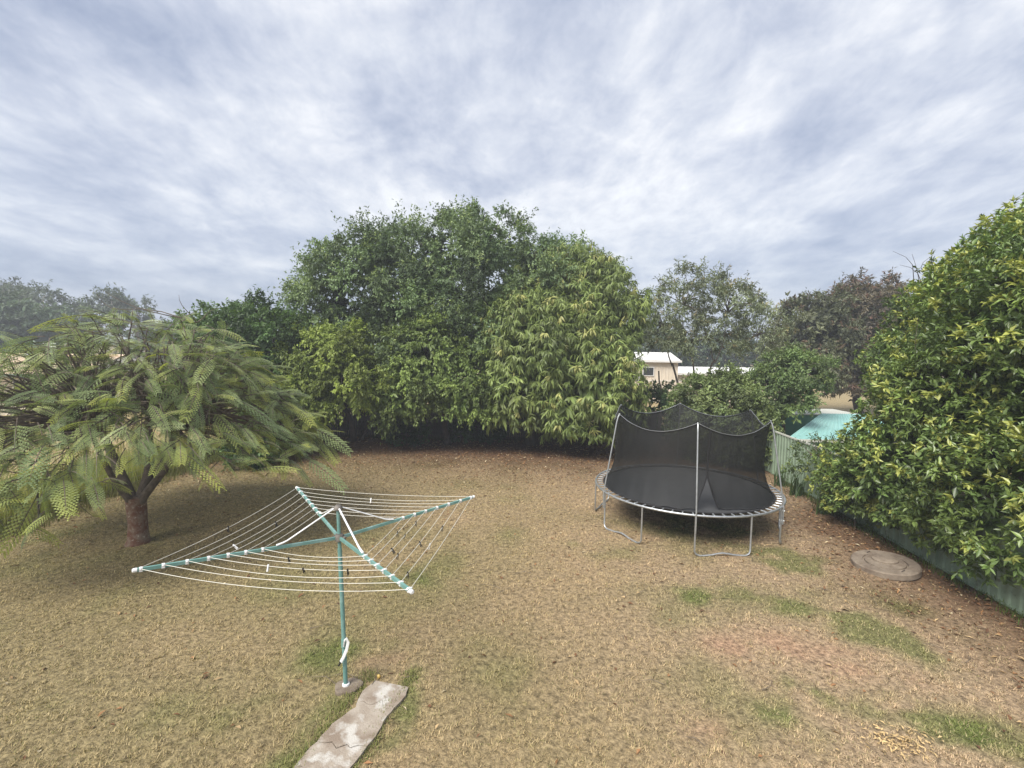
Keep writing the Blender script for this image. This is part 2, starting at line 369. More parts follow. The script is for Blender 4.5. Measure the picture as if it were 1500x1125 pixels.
# ------------------------------------------------------------------ leaves and trees
def unit(a): return a / (np.linalg.norm(a, axis=1, keepdims=True) + 1e-9)
def rand_unit(n): return unit(rng.normal(size=(n, 3)))
def leaf_quads(P, D, N, L, W, fold=.2, curve=.15):
    D = unit(D); S = unit(np.cross(D, N)); N = np.cross(S, D)
    L = L[:, None]; W = W[:, None]
    V = np.empty((len(P), 4, 3)); mid = P + D * L * .45
    V[:, 0] = P; V[:, 1] = mid + S * W * .5 + N * W * fold; V[:, 2] = P + D * L - N * L * curve; V[:, 3] = mid - S * W * .5 + N * W * fold
    n = len(P); b = np.arange(n)[:, None] * 4
    F = np.concatenate([b + np.array([[0, 1, 2]]), b + np.array([[0, 2, 3]])])
    return V.reshape(-1, 3), F, 4
def leaf_long(P, D, N, L, W, fold=.2, curve=.3):
    D = unit(D); S = unit(np.cross(D, N)); N = np.cross(S, D); L = L[:, None]; W = W[:, None]
    V = np.empty((len(P), 6, 3)); V[:, 0] = P
    m1 = P + D * L * .33; m2 = P + D * L * .7 - N * L * curve * .35
    V[:, 1] = m1 + S * W * .5; V[:, 2] = m1 - S * W * .5; V[:, 3] = m2 + S * W * .4; V[:, 4] = m2 - S * W * .4; V[:, 5] = P + D * L * .97 - N * L * curve
    n = len(P); b = np.arange(n)[:, None] * 6
    F = np.concatenate([b + np.array([q]) for q in ((0, 1, 2), (1, 3, 4), (1, 4, 2), (3, 5, 4))])
    return V.reshape(-1, 3), F, 6
def subclumps(ells, spacing, low=-.55, inner=.82, frac=1.0):
    ells = np.asarray(ells, float); pts = []; nor = []
    for i, (cx, cy, cz, rx, ry, rz) in enumerate(ells):
        area = 4 * math.pi * ((rx * ry) ** 1.6 / 3 + (rx * rz) ** 1.6 / 3 + (ry * rz) ** 1.6 / 3) ** (1 / 1.6)
        m = int(area / spacing ** 2 * 3) + 20
        u = rand_unit(m); u = u[u[:, 2] > low]
        wob = np.clip(1 + .13 * rng.normal(size=(len(u), 1)), .6, 1.14)
        p = np.array([cx, cy, cz]) + u * np.array([rx, ry, rz]) * frac * wob
        ok = np.ones(len(p), bool)
        for j, (ax, ay, az, sx, sy, sz) in enumerate(ells):
            if j != i: ok &= np.linalg.norm((p - (ax, ay, az)) / (sx * frac, sy * frac, sz * frac), axis=1) > inner
        pts.append(p[ok]); nor.append(unit(u / np.array([rx, ry, rz]))[ok])
    p = np.concatenate(pts); nn = np.concatenate(nor); idx = rng.permutation(len(p)); keep = []
    for i in idx:
        if p[i, 2] < .25: continue
        if keep and (np.sum((p[keep] - p[i]) ** 2, axis=1) < spacing ** 2).any(): continue
        keep.append(i)
    return p[keep], nn[keep]
def foliage(p, nn, r, twigs, lpt, L, W, cols, droop=.25, tdroop=.15, up=.25, whorl=False, long=False, young=None, yprob=.3, fold=.2, curve=.15, tipup=None, hvar=.22, flat=.8):
    """leaves on short twigs filling small clumps; returns V,F,C"""
    k = len(p); r = np.full(k, r) * (.7 + .6 * rng.random(k))
    nt_ = np.maximum(3, (twigs * (r / r.mean()) ** 2)).astype(int)
    ci = np.repeat(np.arange(k), nt_); T = len(ci)
    u = rand_unit(T); d = np.sum(u * nn[ci], axis=1); u = np.where((d < -.25)[:, None], u - 2 * d[:, None] * nn[ci], u)
    rad = r[ci] * (.45 + .65 * rng.random(T) ** .7)
    end = p[ci] + u * rad[:, None]; end[:, 2] -= tdroop * rad
    if tipup is not None:
        e = rng.random(T) < tipup[0]; end[e] += (u[e] * .4 + np.array([0, 0, .8])) * (tipup[1] * rng.random((e.sum(), 1)))
    start = p[ci] - nn[ci] * (r[ci] * .35)[:, None] + rng.normal(size=(T, 3)) * .12 * r[ci][:, None]
    td = unit(end - start + np.array([0, 0, up * .3]))
    li = np.repeat(np.arange(T), lpt); n = len(li)
    t = (.9 + .1 * rng.random(n)) if whorl else (.35 + .65 * rng.random(n))
    if whorl:
        sp = rng.random(n) < .35; t[sp] = .4 + .5 * rng.random(sp.sum())
    P = start[li] * (1 - t[:, None]) + end[li] * t[:, None] + rng.normal(size=(n, 3)) * (.01 if whorl else .02)
    D = td[li] * .55 + rand_unit(n) * .8 + np.array([0, 0, -droop])
    Nn = np.array([0, 0, flat]) + rand_unit(n) * .55 + nn[ci[li]] * .45
    l = L * (.65 + .6 * rng.random(n)); w_ = W * (.7 + .5 * rng.random(n))
    V, F, q = (leaf_long if long else leaf_quads)(P, D, Nn, l, w_, fold, curve)
    c1, c2 = np.array(cols[0]), np.array(cols[1])
    ck = (rng.random(k) * .75)[ci[li]] + .25 * rng.random(n)
    c = c1 + (c2 - c1) * ck[:, None]
    c = c * (1 + hvar * rng.normal(size=k))[ci[li], None] * (.75 + .5 * rng.random((n, 1)))
    if young is not None:
        yk = (rng.random(T) < yprob)[li] & (t > .62) & ((end - p[ci])[li, 2] > -.12)
        c[yk] = c[yk] * .25 + np.array(young) * .75 * (.75 + .5 * rng.random((yk.sum(), 1)))
    return V, F, np.repeat(np.clip(c, .004, .8), q, axis=0)
def join(parts):
    V = []; F = []; C = []; b = 0
    for v, f, c in parts: V.append(v); F.append(f + b); C.append(c); b += len(v)
    return np.concatenate(V), np.concatenate(F), np.concatenate(C)
def bend(a, b, n=6, sag=0.0, wob=.06):
    a = Vector(a); b = Vector(b); L = (b - a).length; pts = []
    o = Vector(rng.normal(size=3)) * L * wob; o2 = Vector(rng.normal(size=3)) * L * wob * .5
    for i in range(n + 1):
        t = i / n; pts.append(a.lerp(b, t) + o * math.sin(math.pi * t) + o2 * math.sin(2 * math.pi * t) + Vector((0, 0, sag * L * math.sin(math.pi * t))))
    return pts
def tree(name, label, cat, base, trunks, ells, fol, barkmat, leafm, group=None, spacing=.8, low=-.55, inner=.82, trunk_r=.18, fork=1.6, inner_layer=True, twig_share=.5, limb_r=.5, inner_big=1.7):
    """trunks: list of (dx,dy) base offsets; ells: list of crown ellipsoids in world space"""
    bx, by = base[:2]; bz = gz1(bx, by) - .05
    root = empty(name, (bx, by, bz)); tag(root, label, cat, group)
    rel = (bx, by, bz)
    ells = np.asarray(ells, float)
    forks = []
    for (dx, dy, tx, ty, fz, tr) in trunks:
        m = MB(); pts = bend((dx, dy, 0), (dx + tx, dy + ty, fz), 7, 0, .05)
        rad = [tr * (1.35 if i == 0 else 1.12 if i == 1 else 1) * (1 - .35 * i / 7) for i in range(8)]
        m.tube(pts, rad, 10); m.build('trunk', barkmat, root, smooth=True); forks.append((Vector(pts[-1]), tr * .65))
    p, nn = subclumps(ells, spacing, low, inner)
    relv = Vector(rel)
    mains = []
    for e in ells:
        c = Vector(e[:3]) - relv; f = min(forks, key=lambda q: (q[0] - c).length)
        if (f[0] - c).length > .4:
            m = MB(); pts = bend(f[0] - Vector((0, 0, .15)), c, 7, .05, .07); r0 = f[1] * (.6 + .4 * limb_r)
            m.tube(pts, [r0 * (1 - .62 * i / 7) for i in range(8)], 7); m.build('limb', barkmat, root, smooth=True)
        else: r0 = f[1]
        mains.append((c, r0 * .4))
    tw = MB(); cen = np.array([list(c) for c, _ in mains])
    for i in range(len(p)):
        if rng.random() > twig_share: continue
        q = p[i] - np.array(rel); j = int(np.argmin(np.sum((cen - q) ** 2, axis=1))); L = np.linalg.norm(cen[j] - q)
        tw.tube(bend(cen[j], q, 4, .06, .08), [max(.008, .011 * L + .008) * s for s in (1.2, .95, .7, .45, .2)], 4)
    if tw.v: tag(tw.build('branches', barkmat, root), kind='stuff')
    parts = [foliage(p, nn, **fol)]
    if inner_layer:
        f2 = dict(fol); f2['L'] *= inner_big; f2['W'] *= inner_big; f2['twigs'] = max(4, int(fol['twigs'] * .45)); f2['young'] = None; f2['tipup'] = None; f2['r'] *= 1.2
        for fr_, k_ in ((.74, 1.0), (.46, 1.35)):
            f3 = dict(f2); f3['L'] *= k_; f3['W'] *= k_ * 1.15
            p2, n2 = subclumps(ells, spacing * 1.25, low, .7, fr_)
            if len(p2): parts.append(foliage(p2, n2, **f3))
    V, F, C = join(parts)
    o = mesh_np('crown', V, F, leafm, root, col=C, rel=rel); tag(o, kind='stuff')
    return root

# --- the big fig at the back
FIG = dict(r=.80, twigs=44, lpt=15, L=.135, W=.07, cols=((.11, .17, .075), (.18, .245, .105)), droop=.35, young=(.26, .33, .11), yprob=.16, tipup=(.05, .8), hvar=.25)
tree('fig_tree', 'huge dark green fig tree with fine leaves towering over the back fence', 'tree', (-3.0, 22.6),
     [(0, 0, .3, -.3, 2.6, .36), (-.55, .2, -1.6, -.5, 2.4, .26), (.5, .2, 1.2, -.4, 2.7, .24)],
     [(-2.2, 22.2, 7.2, 3.9, 2.9, 3.0), (-6.2, 21.6, 6.6, 2.9, 2.7, 2.4), (1.4, 22.3, 6.6, 2.9, 2.7, 2.6), (-4.1, 20.6, 4.5, 2.6, 2.0, 2.3), (-7.4, 21.2, 4.4, 2.0, 2.2, 1.9), (-.8, 20.6, 4.3, 1.8, 1.8, 2.1), (-4.8, 22, 8.0, 1.9, 1.9, 1.5)],
     FIG, MAT['bark_dark'], MAT['leaf'], spacing=1.0, low=-.75)
LIME = dict(r=.55, twigs=24, lpt=15, L=.12, W=.06, cols=((.19, .26, .05), (.30, .36, .08)), droop=.6, young=(.24, .30, .06), yprob=.16, tdroop=.4)
tree('weeping_tree', 'bright yellow green weeping tree drooping in front of the fig', 'tree', (-6.6, 19.7), [(0, 0, -.1, -.5, 2.2, .12), (.3, .1, .9, -.2, 2.0, .09)],
     [(-7.2, 18.6, 3.9, 1.5, 1.3, 1.2), (-6.2, 18.3, 3.0, 1.4, 1.2, 1.2), (-7.9, 18.4, 2.6, 1.0, 1.1, 1.2)], LIME, MAT['bark_dark'], MAT['leaf'], spacing=.58, low=-.85)
tree('weeping_tree', 'pale green tree with hanging sprays between the fig and the mango', 'tree', (-2.7, 20.2), [(0, 0, -.2, -.7, 2.4, .13)],
     [(-3.4, 18.9, 3.8, 1.4, 1.2, 1.7), (-1.8, 18.8, 2.9, 1.4, 1.1, 1.25), (-4.4, 18.8, 2.5, 1.1, 1.0, 1.1)], LIME | dict(cols=((.14, .205, .055), (.22, .285, .075))), MAT['bark_dark'], MAT['leaf'], spacing=.58, low=-.85)
MANGO = dict(r=.5, twigs=10, lpt=13, L=.28, W=.055, cols=((.14, .195, .055), (.25, .305, .09)), droop=.75, young=(.42, .41, .15), yprob=.14, whorl=True, long=True, curve=.42, tdroop=.1, hvar=.18)
tree('mango_tree', 'mango tree with long drooping leaves and straw coloured flower tips', 'tree', (.9, 20.4), [(0, 0, .3, -.2, 1.7, .24), (.15, .05, 1.3, .1, 2.0, .17)],
     [(1.2, 19.3, 4.4, 2.1, 1.7, 1.9), (2.9, 18.9, 2.6, 1.95, 1.7, 1.9), (3.2, 20.9, 5.7, 2.15, 2.0, 2.2), (.3, 19.0, 2.6, 1.3, 1.3, 1.2), (3.4, 19.8, 3.2, 1.1, 1.6, 2.3), (2.3, 21.5, 7.0, 1.8, 1.6, 1.4)],
     MANGO, MAT['bark_dark'], MAT['leaf'], spacing=.52, low=-.8)
HEDGE = dict(r=.6, twigs=22, lpt=13, L=.14, W=.075, cols=((.06, .115, .035), (.105, .17, .045)), droop=.3, young=(.13, .2, .04), yprob=.12)
tree('garden_tree', 'dark leafy tree in the back corner beside the wire fence', 'tree', (-9.9, 18.9), [(0, 0, .1, -.2, 1.8, .15)],
     [(-9.7, 18.7, 3.9, 1.5, 1.7, 1.8), (-9.0, 17.4, 1.5, 1.0, 1.2, 1.2), (-11.4, 19.8, 4.2, 1.9, 1.8, 1.6), (-8.6, 18.6, 1.7, .9, 1.0, 1.4)], HEDGE, MAT['bark_dark'], MAT['leaf'], spacing=.62, low=-.8)
SHRUB = dict(r=.34, twigs=16, lpt=10, L=.12, W=.055, cols=((.03, .065, .018), (.06, .11, .028)), droop=.3)
for (sx, sy, rr, hh, lab) in ((-4.5, 20.2, .75, .65, 'dark shrub growing under the drooping fig branches'), (-8.75, 16.2, .8, .75, 'low dark green shrub at the foot of the corner tree'), (-2.2, 20.7, .55, .6, 'small dark shrub in the shade beside the pale hanging tree'),
                             (-.9, 20.8, .5, .45, 'little dark shrub at the shaded fence left of the mango trunk')):
    tree('shrub', lab, 'shrub', (sx, sy), [(0, 0, .05, 0, hh * .5, .03)], [(sx, sy, hh * .8, rr, rr * .8, hh)], SHRUB, MAT['bark_dark'], MAT['leaf'], spacing=.4, low=-.7, inner_layer=True)

for k in range(7):
    sx = -9.6 + 2.75 * k + random.uniform(-.4, .4); hh = random.uniform(1.0, 1.35)
    tree('background_shrub', 'dark bushy shrub crowding the far side of the paling fence', 'shrub', (sx, 23.6), [(0, 0, 0, 0, .8, .05)], [(sx, 23.6, hh, 1.5, .9, hh)], HEDGE | dict(L=.2, W=.11, twigs=14, lpt=10), MAT['bark_dark'], MAT['leaf'], group='shrubs behind the paling fence', spacing=.75, low=-.9)
# --- right-hand neighbour's tree hanging over the steel fence
RT = dict(r=.44, twigs=16, lpt=12, L=.13, W=.055, cols=((.105, .165, .048), (.19, .26, .068)), droop=.12, young=(.42, .44, .11), yprob=.32, whorl=True, tdroop=0, up=.5, flat=1.0, hvar=.2)
rt = tree('overhanging_tree', 'glossy green tree with yellow new tips spilling over the steel fence', 'tree', (10.7, 10.2), [(0, 0, -.2, -.5, 2.0, .2), (.3, .4, .2, .9, 2.2, .15), (-.25, -.1, -.9, -.4, 1.5, .1)],
     [(11.7, 12.2, 4.1, 1.8, 1.8, 1.8), (10.2, 8.6, 4.7, 2.0, 1.9, 1.9), (9.1, 9.9, 1.75, 1.4, 1.5, 1.35), (9.1, 11.5, 1.15, 1.1, 1.0, .72), (8.9, 7.9, 1.75, 1.3, 1.3, 1.2), (9.5, 9.6, 3.4, 1.4, 1.5, 1.2), (8.9, 6.4, 2.1, 1.3, 1.2, 1.4), (11.5, 10.2, 5.4, 1.8, 1.8, 1.6)],
     RT, MAT['bark'], MAT['leaf_gloss'], spacing=.42, low=-.8, inner_big=1.5)
def bare(parent, start, tips, mat, r=.014):
    m = MB(); rel = parent.location
    for e in tips:
        m.tube([Vector(q) - rel for q in bend(start, e, 6, .05, .07)], [r * (1 - .8 * i / 6) for i in range(7)], 5)
    m.build('bare_branch', mat, parent)
bare(rt, (10.3, 11.8, 5.4), [fp(1308, 368, 11.6), fp(1336, 372, 11.4), fp(1366, 374, 11.2), fp(1318, 388, 11.6)], MAT['bark'])
bare(rt, (9.9, 9.2, 6.1), [fp(1452, 326, 9.3), fp(1490, 318, 9.2)], MAT['bark'])
bare(rt, (9.0, 9.6, 3.6), [fp(1345, 468, 9.0), fp(1420, 480, 9.0)], MAT['bark'])
SAP = dict(r=.26, twigs=9, lpt=9, L=.085, W=.034, cols=((.06, .10, .03), (.10, .15, .04)), droop=.2, young=(.26, .3, .06), yprob=.25)
tree('sapling', 'thin leafy sapling growing against the pale green steel fence', 'sapling', (8.5, 12.9), [(0, 0, .02, 0, 1.2, .018)], [(8.45, 12.9, 1.35, .55, .5, .5), (8.3, 13.1, 1.0, .45, .4, .35)], SAP, MAT['bark'], MAT['leaf'], spacing=.3, inner_layer=False)
tree('shrub', 'low yellow green shrub at the foot of the steel fence', 'shrub', (8.35, 11.3), [(0, 0, 0, 0, .3, .02)], [(8.35, 11.3, .5, .45, .5, .4)], RT | dict(r=.25, twigs=10, L=.10), MAT['bark'], MAT['leaf_gloss'], spacing=.3, inner_layer=False)
# --- bush behind the trampoline, slim tree, brownish trees
BUSH = dict(r=.42, twigs=24, lpt=14, L=.11, W=.055, cols=((.14, .19, .075), (.23, .28, .105)), droop=.2, young=(.18, .22, .07), yprob=.15)
tree('round_bush', 'dense round grey green bush behind the trampoline', 'bush', (8.0, 17.8), [(0, 0, 0, 0, 1.0, .08)], [(7.7, 17.8, 2.1, 1.55, 1.4, 1.25), (8.3, 17.3, 1.4, 1.05, 1.2, 1.3), (7.35, 18.2, 1.5, .9, 1.0, 1.2)], BUSH, MAT['bark'], MAT['leaf'], spacing=.48, low=-.9)
tree('garden_tree', 'spreading soft green tree between round bush and brown tree', 'tree', (10.9, 18.6), [(0, 0, -.2, 0, 1.4, .08)], [(10.2, 18.6, 2.6, 1.3, 1.3, 1.0), (11.2, 19, 3.3, 1.3, 1.3, .8)], BUSH | dict(cols=((.11, .165, .06), (.17, .23, .08))), MAT['bark'], MAT['leaf'], spacing=.55, low=-.7)
SLIM = dict(r=.55, twigs=16, lpt=13, L=.19, W=.055, cols=((.14, .17, .10), (.215, .245, .14)), droop=.25, young=(.3, .24, .12), yprob=.12, tipup=(.25, .5))
tree('slender_tree', 'open slender tree with many thin stems and wispy grey green leaves', 'tree', (8.6, 23.6),
     [(0, 0, -.7, 0, 3.6, .07), (.25, .1, .1, .1, 3.9, .06), (.5, 0, .9, 0, 3.8, .06), (.7, .2, 1.7, 0, 3.5, .05), (-.2, .1, -1.1, .1, 3.2, .05), (1.0, 0, 2.6, 0, 3.2, .05)],
     [(8.4, 23.7, 6.4, 1.4, 1.2, 1.5), (10.6, 23.8, 6.1, 1.5, 1.2, 1.5), (7.3, 23.6, 5.2, .8, .9, 1.2), (12.2, 23.8, 5.0, 1.2, 1.1, 1.3), (9.6, 23.6, 4.7, 1.7, 1.1, .9)], SLIM, MAT['bark'], MAT['leaf'], spacing=.62, inner_layer=False, twig_share=.9)
BROWN = dict(r=.75, twigs=23, lpt=13, L=.23, W=.085, cols=((.10, .115, .065), (.155, .165, .09)), droop=.1, young=(.15, .085, .06), yprob=.3, tipup=(.1, .4))
tree('brownish_tree', 'rounded olive and rust brown tree behind the green shed', 'tree', (18.8, 30.2), [(0, 0, 0, 0, 2.2, .22)], [(18.9, 30, 5.2, 2.3, 2.2, 2.6), (17.8, 29.4, 3.2, 1.8, 1.6, 2.0)], BROWN, MAT['bark_dark'], MAT['leaf'], spacing=.85)
tree('brownish_tree', 'taller reddish brown tinged tree beside the overhanging tree', 'tree', (22.6, 30.6), [(0, 0, 0, 0, 2.4, .25)], [(22.4, 30.4, 5.6, 2.5, 2.3, 3.0), (24.6, 30.8, 5.2, 2.1, 2.1, 2.8), (21.6, 29.4, 3, 2, 1.6, 2)], BROWN | dict(cols=((.11, .095, .065), (.165, .14, .09)), young=(.22, .12, .09)), MAT['bark_dark'], MAT['leaf'], spacing=.85)
# --- distant trees
GUM = dict(r=1.25, twigs=16, lpt=10, L=.42, W=.17, cols=((.07, .10, .06), (.11, .14, .08)), droop=.4)
def gum(px, py_top, Y, wid, label, den=1.0, dark=False):
    x, _, zt = fp(px, py_top, Y)
    el = []
    for k in range(max(3, int(5 * den))):
        a = k * 2.4; rr = wid * (.15 + .5 * random.random()); q = .55 + .4 * random.random()
        el.append((x + math.cos(a) * rr, Y + math.sin(a) * rr, zt * q, wid * .42, wid * .4, zt * .13))
    el.append((x, Y, zt * .9, wid * .4, wid * .4, zt * .1))
    tree('gum_tree', label, 'tree', (x, Y), [(0, 0, .3, 0, zt * .5, .22)], el, GUM, MAT['bark_pale'], MAT['leaf'], group='distant gum trees', spacing=1.3, low=-.5, inner_layer=dark, twig_share=.6)
gum(18, 424, 60, 4.0, 'tall far gum tree behind the cream roofed house')
gum(62, 424, 58, 4.6, 'broad far gum tree rising beyond the end of the cream roof')
gum(108, 452, 62, 3.2, 'thin far gum tree with sky showing through')
gum(162, 428, 60, 3.0, 'small topped far gum tree peeping over the ferny tree')
gum(196, 436, 64, 3.0, 'rounded far gum tree peeping over the ferny tree')
DENSE = dict(r=1.5, twigs=13, lpt=9, L=.5, W=.25, cols=((.065, .10, .055), (.10, .145, .075)), droop=.2)
for px, top, Y, wd, lab in ((10, 446, 48, 6.5, 'dense dark tree mass close behind the cream roof'), (250, 478, 70, 7, 'far dark tree line tree beyond the ferny tree'), (330, 470, 75, 8, 'far dark tree line tree beyond the corner tree'),
                            (955, 478, 62, 6, 'dark far tree rising behind the white shed'), (1060, 486, 66, 7, 'wide far tree behind the long white shed'), (1420, 470, 60, 8, 'far tree behind the taller brown tree'), (-60, 470, 60, 9, 'far dark tree at the end of the cream house')):
    x, _, zt = fp(px, top, Y)
    tree('distant_tree', lab, 'tree', (x, Y), [(0, 0, 0, 0, zt * .3, .3)], [(x, Y, zt * .6, wd * .55, wd * .5, zt * .4), (x + wd * .4, Y + 1, zt * .5, wd * .45, wd * .4, zt * .38), (x - wd * .45, Y - .5, zt * .45, wd * .45, wd * .4, zt * .36)], DENSE, MAT['bark_dark'], MAT['leaf'], group='far tree line', spacing=1.5, inner_layer=True, twig_share=.1)

# --- feathery tree on the left
def ferny_tree():
    bx, by = -7.85, 9.8; bz = gz1(bx, by) - .04
    root = empty('feathery_tree', (bx, by, bz)); tag(root, 'feathery leaved tree with arching fern like sprays and flaking red trunk', 'tree')
    m = MB(); pts = [(0, 0, 0), (.01, 0, .12), (0, .02, .45), (-.02, .03, .8), (.0, .0, 1.05)]
    m.tube(pts, [.25, .195, .17, .18, .19], 14); m.build('trunk', MAT['bark_red'], root, smooth=True)
    limbs = []
    for tip, r in (((-.8, .2, 2.5), .11), ((.1, .3, 2.7), .11), ((.85, -.1, 2.5), .09), ((-.3, -.6, 2.4), .07), ((.5, .8, 2.5), .06)):
        m = MB(); p = bend((tip[0] * .04, tip[1] * .04, .85), tip, 8, 0, .06); m.tube(p, [r * (1 - .45 * i / 8) for i in range(9)], 9); m.build('limb', MAT['bark'], root, smooth=True); limbs.append(Vector(p[-1]))
    # spray template: drooping rachis with two ranks of small pinnate leaves
    V = []; Cc = []
    NP = 12
    for i in range(NP):
        s = .10 + .90 * i / (NP - 1); base = np.array([s, 0, -.20 * s * s]); ll = .27 * (1 - .55 * abs(s - .45) ** 1.3 * 1.6)
        tang = np.array([1, 0, -.4 * s]); tang /= np.linalg.norm(tang)
        for sd in (-1, 1):
            d = np.array([.62 + .3 * s, sd * .8, -.10]); d /= np.linalg.norm(d)
            for k in range(5):
                q = (k + .8) / 5.2; pt = base + d * ll * q + np.array([0, 0, -.28 * ll * q * q])
                side = np.cross(d, [0, 0, 1]); side /= np.linalg.norm(side)
                wl = .038 * (1 - .45 * q) * (1 if k else .8); hw = ll / 5.2 * .60
                for e in (-1, 1):
                    a = pt - d * hw; b = pt + d * hw; c = pt + side * e * wl + d * hw * .6 + np.array([0, 0, -.006])
                    V += [a, b, c] if e > 0 else [b, a, c]; Cc.append(s)
    V = np.array(V); S_ = np.array(Cc)
    n_s = 2100
    pl, dr, sc_, tint, el_ = [], [], [], [], []
    ctr = np.array([.05, .2]); RX, RY = 3.4, 3.1
    for k in range(n_s):
        rho = math.sqrt(random.random()) ** .9; az = random.random() * 2 * math.pi
        lobes = 1 + .10 * math.sin(3 * az + 1) + .06 * math.sin(5 * az)
        lay = random.random()
        zt = 2.2 + 2.65 * (1 - rho ** 2.3) ** .85 + .25 * math.sin(4 * az + 5 * rho)
        z = zt - (lay ** 1.6) * 1.5 * (1 - .65 * rho) - .1
        r_ = rho * lobes
        pl.append((ctr[0] + RX * r_ * math.cos(az) * .93, ctr[1] + RY * r_ * math.sin(az) * .93, z))
        tilt = .4 - .7 * rho + random.gauss(0, .4)
        a2 = az + random.gauss(0, 1.1)
        dr.append((math.cos(a2) * math.cos(tilt), math.sin(a2) * math.cos(tilt), math.sin(tilt)))
        sc_.append((.30 + .16 * rho) * random.uniform(.7, 1.3) * (1.6 if random.random() < .06 + .12 * rho else 1)); tint.append(random.random()); el_.append(rho)
    pl = np.array(pl); D = unit(np.array(dr)); up = np.array([0, 0, 1.]) + rng.normal(size=(n_s, 3)) * .45
    Sd = unit(np.cross(up, D)); Nn = np.cross(D, Sd); sc_ = np.array(sc_)
    allV = pl[:, None, :] + sc_[:, None, None] * (V[None, :, 0:1] * D[:, None] + V[None, :, 1:2] * Sd[:, None] + V[None, :, 2:3] * Nn[:, None])
    dz = V[None, :, 0] ** 2 * sc_[:, None] * .10; allV[:, :, 2] -= dz
    tint = np.array(tint); el_ = np.array(el_)
    c0 = np.array((.15, .205, .09)); c1 = np.array((.30, .36, .15)); yel = np.array((.44, .47, .11))
    cs = c0 + (c1 - c0) * tint[:, None]
    yf = (rng.random(n_s) < .10 + .28 * el_) * (.4 + .5 * rng.random(n_s))
    cc = np.empty((n_s, len(S_), 3))
    f = np.clip(yf[:, None] * (.25 + .95 * S_[None]), 0, 1)[:, :, None]
    cc[:] = cs[:, None] * (1 - f) + yel * f; cc *= (.75 + .5 * rng.random((n_s, len(S_), 1)))
    cc = np.repeat(cc.reshape(-1, 3), 3, axis=0)
    nV = n_s * len(V)
    o = mesh_np('crown', allV.reshape(-1, 3), np.arange(nV).reshape(-1, 3), MAT['leaf'], root, col=cc); tag(o, kind='stuff')
    br = MB()
    for k in range(n_s):
        q = pl[k]; d = D[k] * sc_[k]; p2 = [q + d * t + np.array([0, 0, -(.20 * Nn[k][2] + .10) * t * t * sc_[k]]) for t in (-.15, .3, .65, .98)]
        br.tube(p2, [.009, .007, .005, .002], 3)
        if random.random() < .2:
            L0 = min(limbs, key=lambda l: (l - Vector(q)).length); br.tube(bend(L0, q, 5, .10, .06), [.034, .028, .021, .015, .011, .008], 5)
    tag(br.build('branches', MAT['bark'], root), kind='stuff')
    loc = root.location
    bare(root, (-6.6, 9.6, 4.7), [fp(150, 424, 9.3), fp(140, 428, 9.5)], MAT['bark'], .012)
    bare(root, (-6.2, 9.4, 4.6), [fp(262, 432, 9.2), fp(320, 452, 9.3)], MAT['bark'], .012)
    bare(root, (-7.6, 9.0, 4.3), [fp(75, 470, 8.6), fp(110, 455, 8.8)], MAT['bark'], .012)
ferny_tree()

# ------------------------------------------------------------------ path
def build_path():
    zt = .03
    o = empty('path'); tag(o, 'cracked weathered concrete path leading to the clothesline pole', 'path', kind='structure')
    q = lambda x, y: gp(x, y, zt)[:2]
    L_ = [q(550, 996), q(530, 1012), q(521, 1036), q(487, 1060), q(455, 1095), q(430, 1124), (-2.35, 3.7), (-2.7, 2.6)]
    R_ = [q(598, 1006), q(592, 1022), q(572, 1042), q(553, 1072), q(534, 1100), q(513, 1124), (-1.72, 3.7), (-2.0, 2.6)]
    rr0 = random.Random(5)
    def rough(E_):
        out = []
        for i_ in range(len(E_) - 1):
            for t_ in (0, .25, .5, .75): out.append((E_[i_][0] + (E_[i_ + 1][0] - E_[i_][0]) * t_ + rr0.gauss(0, .006), E_[i_][1] + (E_[i_ + 1][1] - E_[i_][1]) * t_ + rr0.gauss(0, .005)))
        return out + [E_[-1]]
    L_ = rough(L_); R_ = rough(R_)
    cuts = [(0, 7), (7, 15), (15, 28)]
    for a, b in cuts:
        l = L_[a:b + 1]; r = R_[a:b + 1]
        def crack(p0, p1, sh, seed):
            rr = random.Random(seed); out = []
            for k in range(1, 7):
                t = k / 7; out.append((p0[0] + (p1[0] - p0[0]) * t + rr.gauss(0, .012), p0[1] + (p1[1] - p0[1]) * t + rr.gauss(0, .03) + sh))
            return out
        top = crack(l[0], r[0], -.006, a + 100) if a else []
        bot = crack(r[-1], l[-1], .006, 0) if b == 28 else list(reversed(crack(l[-1], r[-1], .006, b + 100)))
        poly = [l[0]] + top + r + bot + list(reversed(l[1:]))
        m = MB(); m.prism(list(reversed(poly)), -.08, zt + .004 * (a % 3)); m.build('concrete_slab', MAT['concrete'], o)
build_path()

